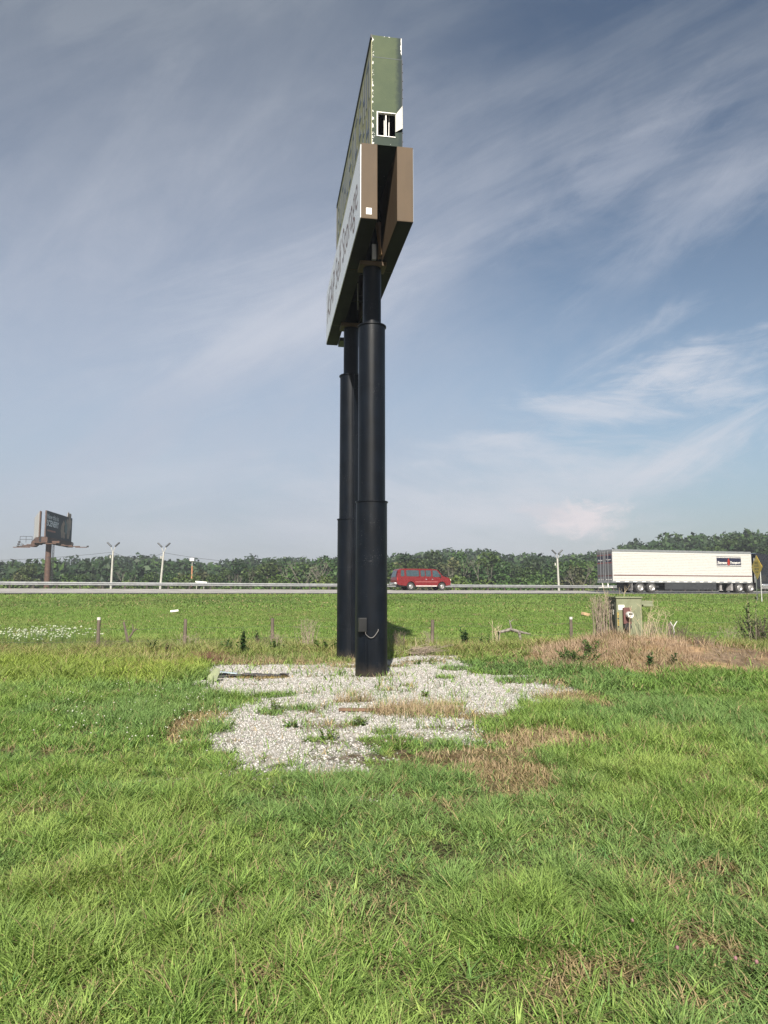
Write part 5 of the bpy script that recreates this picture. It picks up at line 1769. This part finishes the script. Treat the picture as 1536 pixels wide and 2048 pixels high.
KIND = {}
for key, args in {'dark': ('leafy_tree', 'dark', 8.6, 7.6, 26, 80, .34), 'mid': ('leafy_tree', 'mid', 8.0, 7.2, 24, 80, .34), 'olive': ('leafy_tree', 'olive', 7.6, 6.2, 20, 60, .32),
                  'tall': ('leafy_tree', 'mid', 10.5, 6.6, 28, 70, .36), 'dark2': ('leafy_tree', 'dark', 9.4, 6.8, 22, 90, .34), 'bush': ('roadside_bush', 'bright', 3.2, 5.2, 22, 70, .22)}.items():
    KIND[key] = make_tree(args[0], '', 'tree' if key != 'bush' else 'bush', args[2], args[3], args[1], args[4], args[5], args[6], trunk=.12 if key == 'bush' else .22)
KIND['bare'] = make_bare('bare_tree', '', 7.6, .30, 3)
KIND['bare2'] = make_bare('bare_tree', '', 8.2, .38, 8)
DESC = {'dark': 'dark green rounded tree', 'mid': 'mid green rounded tree', 'olive': 'olive-tinged thin-crowned tree', 'tall': 'tall upright green tree', 'dark2': 'dark green broad-topped tree', 'bush': 'bright green low rounded bush', 'bare': 'pale bare tree with upright limbs', 'bare2': 'pale bare tree with spreading limbs'}
HEIGHT = {'dark': 8.6, 'mid': 8.0, 'olive': 7.6, 'tall': 10.5, 'dark2': 9.4, 'bush': 3.2, 'bare': 7.6, 'bare2': 8.2}
first = set()


def plant(key, px, top, Yd):
    """a tree of a kind, its top reaching the given height line"""
    x = (px - 768) / 1480 * Yd
    z0 = gz(x, Yd)
    h = EYE + (1188 - top) / 1480 * Yd - z0
    o = KIND[key] if key not in first else copy_tree(KIND[key])
    first.add(key)
    s_ = h / HEIGHT[key] * .965 * random.uniform(.84, 1.08)
    o.location = (x, Yd, z0)
    o.rotation_euler = (0, 0, random.uniform(0, 6.28))
    o.scale = (s_ * random.uniform(.92, 1.15), s_ * random.uniform(.92, 1.15), s_)
    dist = 'in front' if Yd < 128 else 'in the second row' if Yd < 160 else 'at the back'
    o['label'] = f'{DESC[key]} {where(px)}, {dist}'
    o['group'] = 'bushes beyond the guardrail' if key == 'bush' else 'trees beyond the guardrail'


TREES = [('mid', 60, 1134, 135), ('olive', 38, 1142, 130), ('dark2', 12, 1146, 150), ('mid', 108, 1146, 140), ('mid', 135, 1141, 126), ('mid', 165, 1146, 130), ('dark2', 185, 1136, 165), ('dark', 150, 1134, 175), ('olive', 205, 1150, 135),
         ('dark', 240, 1134, 170), ('mid', 262, 1142, 150), ('dark2', 290, 1130, 178), ('mid', 305, 1146, 132), ('mid', 340, 1144, 126), ('dark', 330, 1132, 168), ('olive', 362, 1138, 140), ('dark2', 385, 1133, 148), ('olive', 405, 1140, 128), ('mid', 428, 1139, 124),
         ('tall', 452, 1122, 142), ('dark', 478, 1121, 138), ('mid', 500, 1131, 126), ('dark2', 520, 1129, 160), ('mid', 535, 1128, 130), ('dark', 552, 1126, 146), ('tall', 570, 1129, 150), ('mid', 595, 1126, 134), ('mid', 615, 1131, 128), ('dark', 632, 1128, 155),
         ('mid', 655, 1115, 132), ('dark2', 678, 1113, 138), ('tall', 662, 1117, 150), ('mid', 700, 1112, 134), ('dark', 735, 1114, 136), ('mid', 770, 1118, 130), ('olive', 795, 1117, 132), ('dark2', 808, 1112, 150), ('mid', 825, 1126, 128), ('dark', 846, 1108, 140), ('dark2', 866, 1106, 148),
         ('olive', 862, 1124, 126), ('olive', 885, 1114, 128), ('olive', 905, 1112, 134), ('dark', 893, 1104, 162), ('tall', 918, 1106, 146), ('mid', 935, 1118, 126), ('dark2', 955, 1104, 152), ('mid', 975, 1112, 130), ('dark', 990, 1108, 158), ('mid', 1005, 1124, 126), ('tall', 1020, 1113, 150),
         ('dark2', 1035, 1119, 138), ('mid', 1055, 1128, 126), ('dark', 1070, 1118, 152), ('mid', 1090, 1127, 130), ('tall', 1108, 1115, 144), ('mid', 1128, 1118, 132), ('dark', 1140, 1113, 156), ('mid', 1160, 1119, 128), ('olive', 1150, 1128, 126), ('tall', 1180, 1114, 140), ('dark2', 1195, 1116, 150),
         ('mid', 1214, 1116, 134), ('dark', 1245, 1118, 140), ('tall', 1275, 1098, 190), ('dark', 1310, 1099, 185), ('mid', 1345, 1094, 180), ('dark2', 1380, 1090, 178), ('mid', 1437, 1087, 150), ('dark', 1470, 1080, 165), ('dark2', 1500, 1075, 160), ('dark', 1535, 1074, 150), ('mid', 1518, 1092, 130), ('mid', 1410, 1094, 160), ('tall', 1565, 1078, 150),
         ('bush', 130, 1160, 116), ('bush', 180, 1163, 114), ('bush', 375, 1159, 116), ('bush', 350, 1161, 114), ('bush', 555, 1151, 116), ('bush', 632, 1163, 112), ('bush', 660, 1160, 114), ('bush', 690, 1160, 115), ('bush', 926, 1160, 112), ('bush', 905, 1164, 110), ('bush', 1075, 1157, 116), ('bush', 1090, 1160, 114), ('bush', 1162, 1168, 110), ('bush', 575, 1164, 112), ('bush', 520, 1165, 112), ('bush', 1010, 1163, 114), ('bush', 965, 1164, 112), ('bush', 250, 1164, 114), ('bush', 30, 1164, 112), ('bush', 470, 1166, 113), ('bush', 795, 1158, 116),
         ('bare', 467, 1140, 118), ('bare2', 489, 1141, 118), ('bare', 577, 1126, 119), ('bare2', 604, 1138, 116), ('bare2', 642, 1122, 118), ('bare', 650, 1119, 119), ('bare2', 968, 1124, 116), ('bare2', 913, 1118, 117), ('bare2', 1157, 1140, 117), ('bare', 1172, 1142, 119), ('bare2', 259, 1140, 118), ('bare', 75, 1148, 117), ]
for tr in TREES:
    plant(*tr)

# the wooded hills far behind: one mass nobody could count
nc = 2600
th = rng.uniform(-.66, .66, nc)
rad = rng.uniform(178, 420, nc)
hx, hy = rad * np.sin(th), rad * np.cos(th)
Rd_, _ = ridge(hx, hy)
ok = rad < Rd_ * 1.12
hx, hy = hx[ok], hy[ok]
hzz = ground_z(hx, hy)
nc = len(hx)
ch = rng.uniform(7.0, 10.5, nc)
cw_ = rng.uniform(3.0, 5.2, nc)
LB = []
for i in range(nc):
    for k_ in range(5):
        a = rng.uniform(0, 6.28)
        f = rng.uniform(.45, .92)
        r_ = cw_[i] * .55 * rng.random()
        LB.append((hx[i] + r_ * math.cos(a), hy[i] + r_ * math.sin(a), hzz[i] + ch[i] * f - .3, cw_[i] * rng.uniform(.35, .6)))
V_, F_, C_ = leaf_cloud(LB, 24, .95, GREENS['dark'] + GREENS['mid'] + GREENS['dark'], .85)
m_wood = leafmat('hill_foliage', trans=.10)
tag(np_mesh('wooded_hills', V_, [F_], m_wood, C_), kind='stuff')

# ------------------------------------------------------------------ air
hm = bpy.data.materials.new('summer_haze')
hm.use_nodes = True
hm.node_tree.nodes.clear()
pv = hm.node_tree.nodes.new('ShaderNodeVolumePrincipled')
pv.inputs['Color'].default_value = (.86, .92, 1.0, 1)
pv.inputs['Density'].default_value = .0007
pv.inputs['Anisotropy'].default_value = .2
hm.node_tree.links.new(pv.outputs[0], hm.node_tree.nodes.new('ShaderNodeOutputMaterial').inputs['Volume'])
hb = MB().box(-960, 960, -160, 1680, -8, 60).build('haze', hm)
tag(hb, kind='stuff')
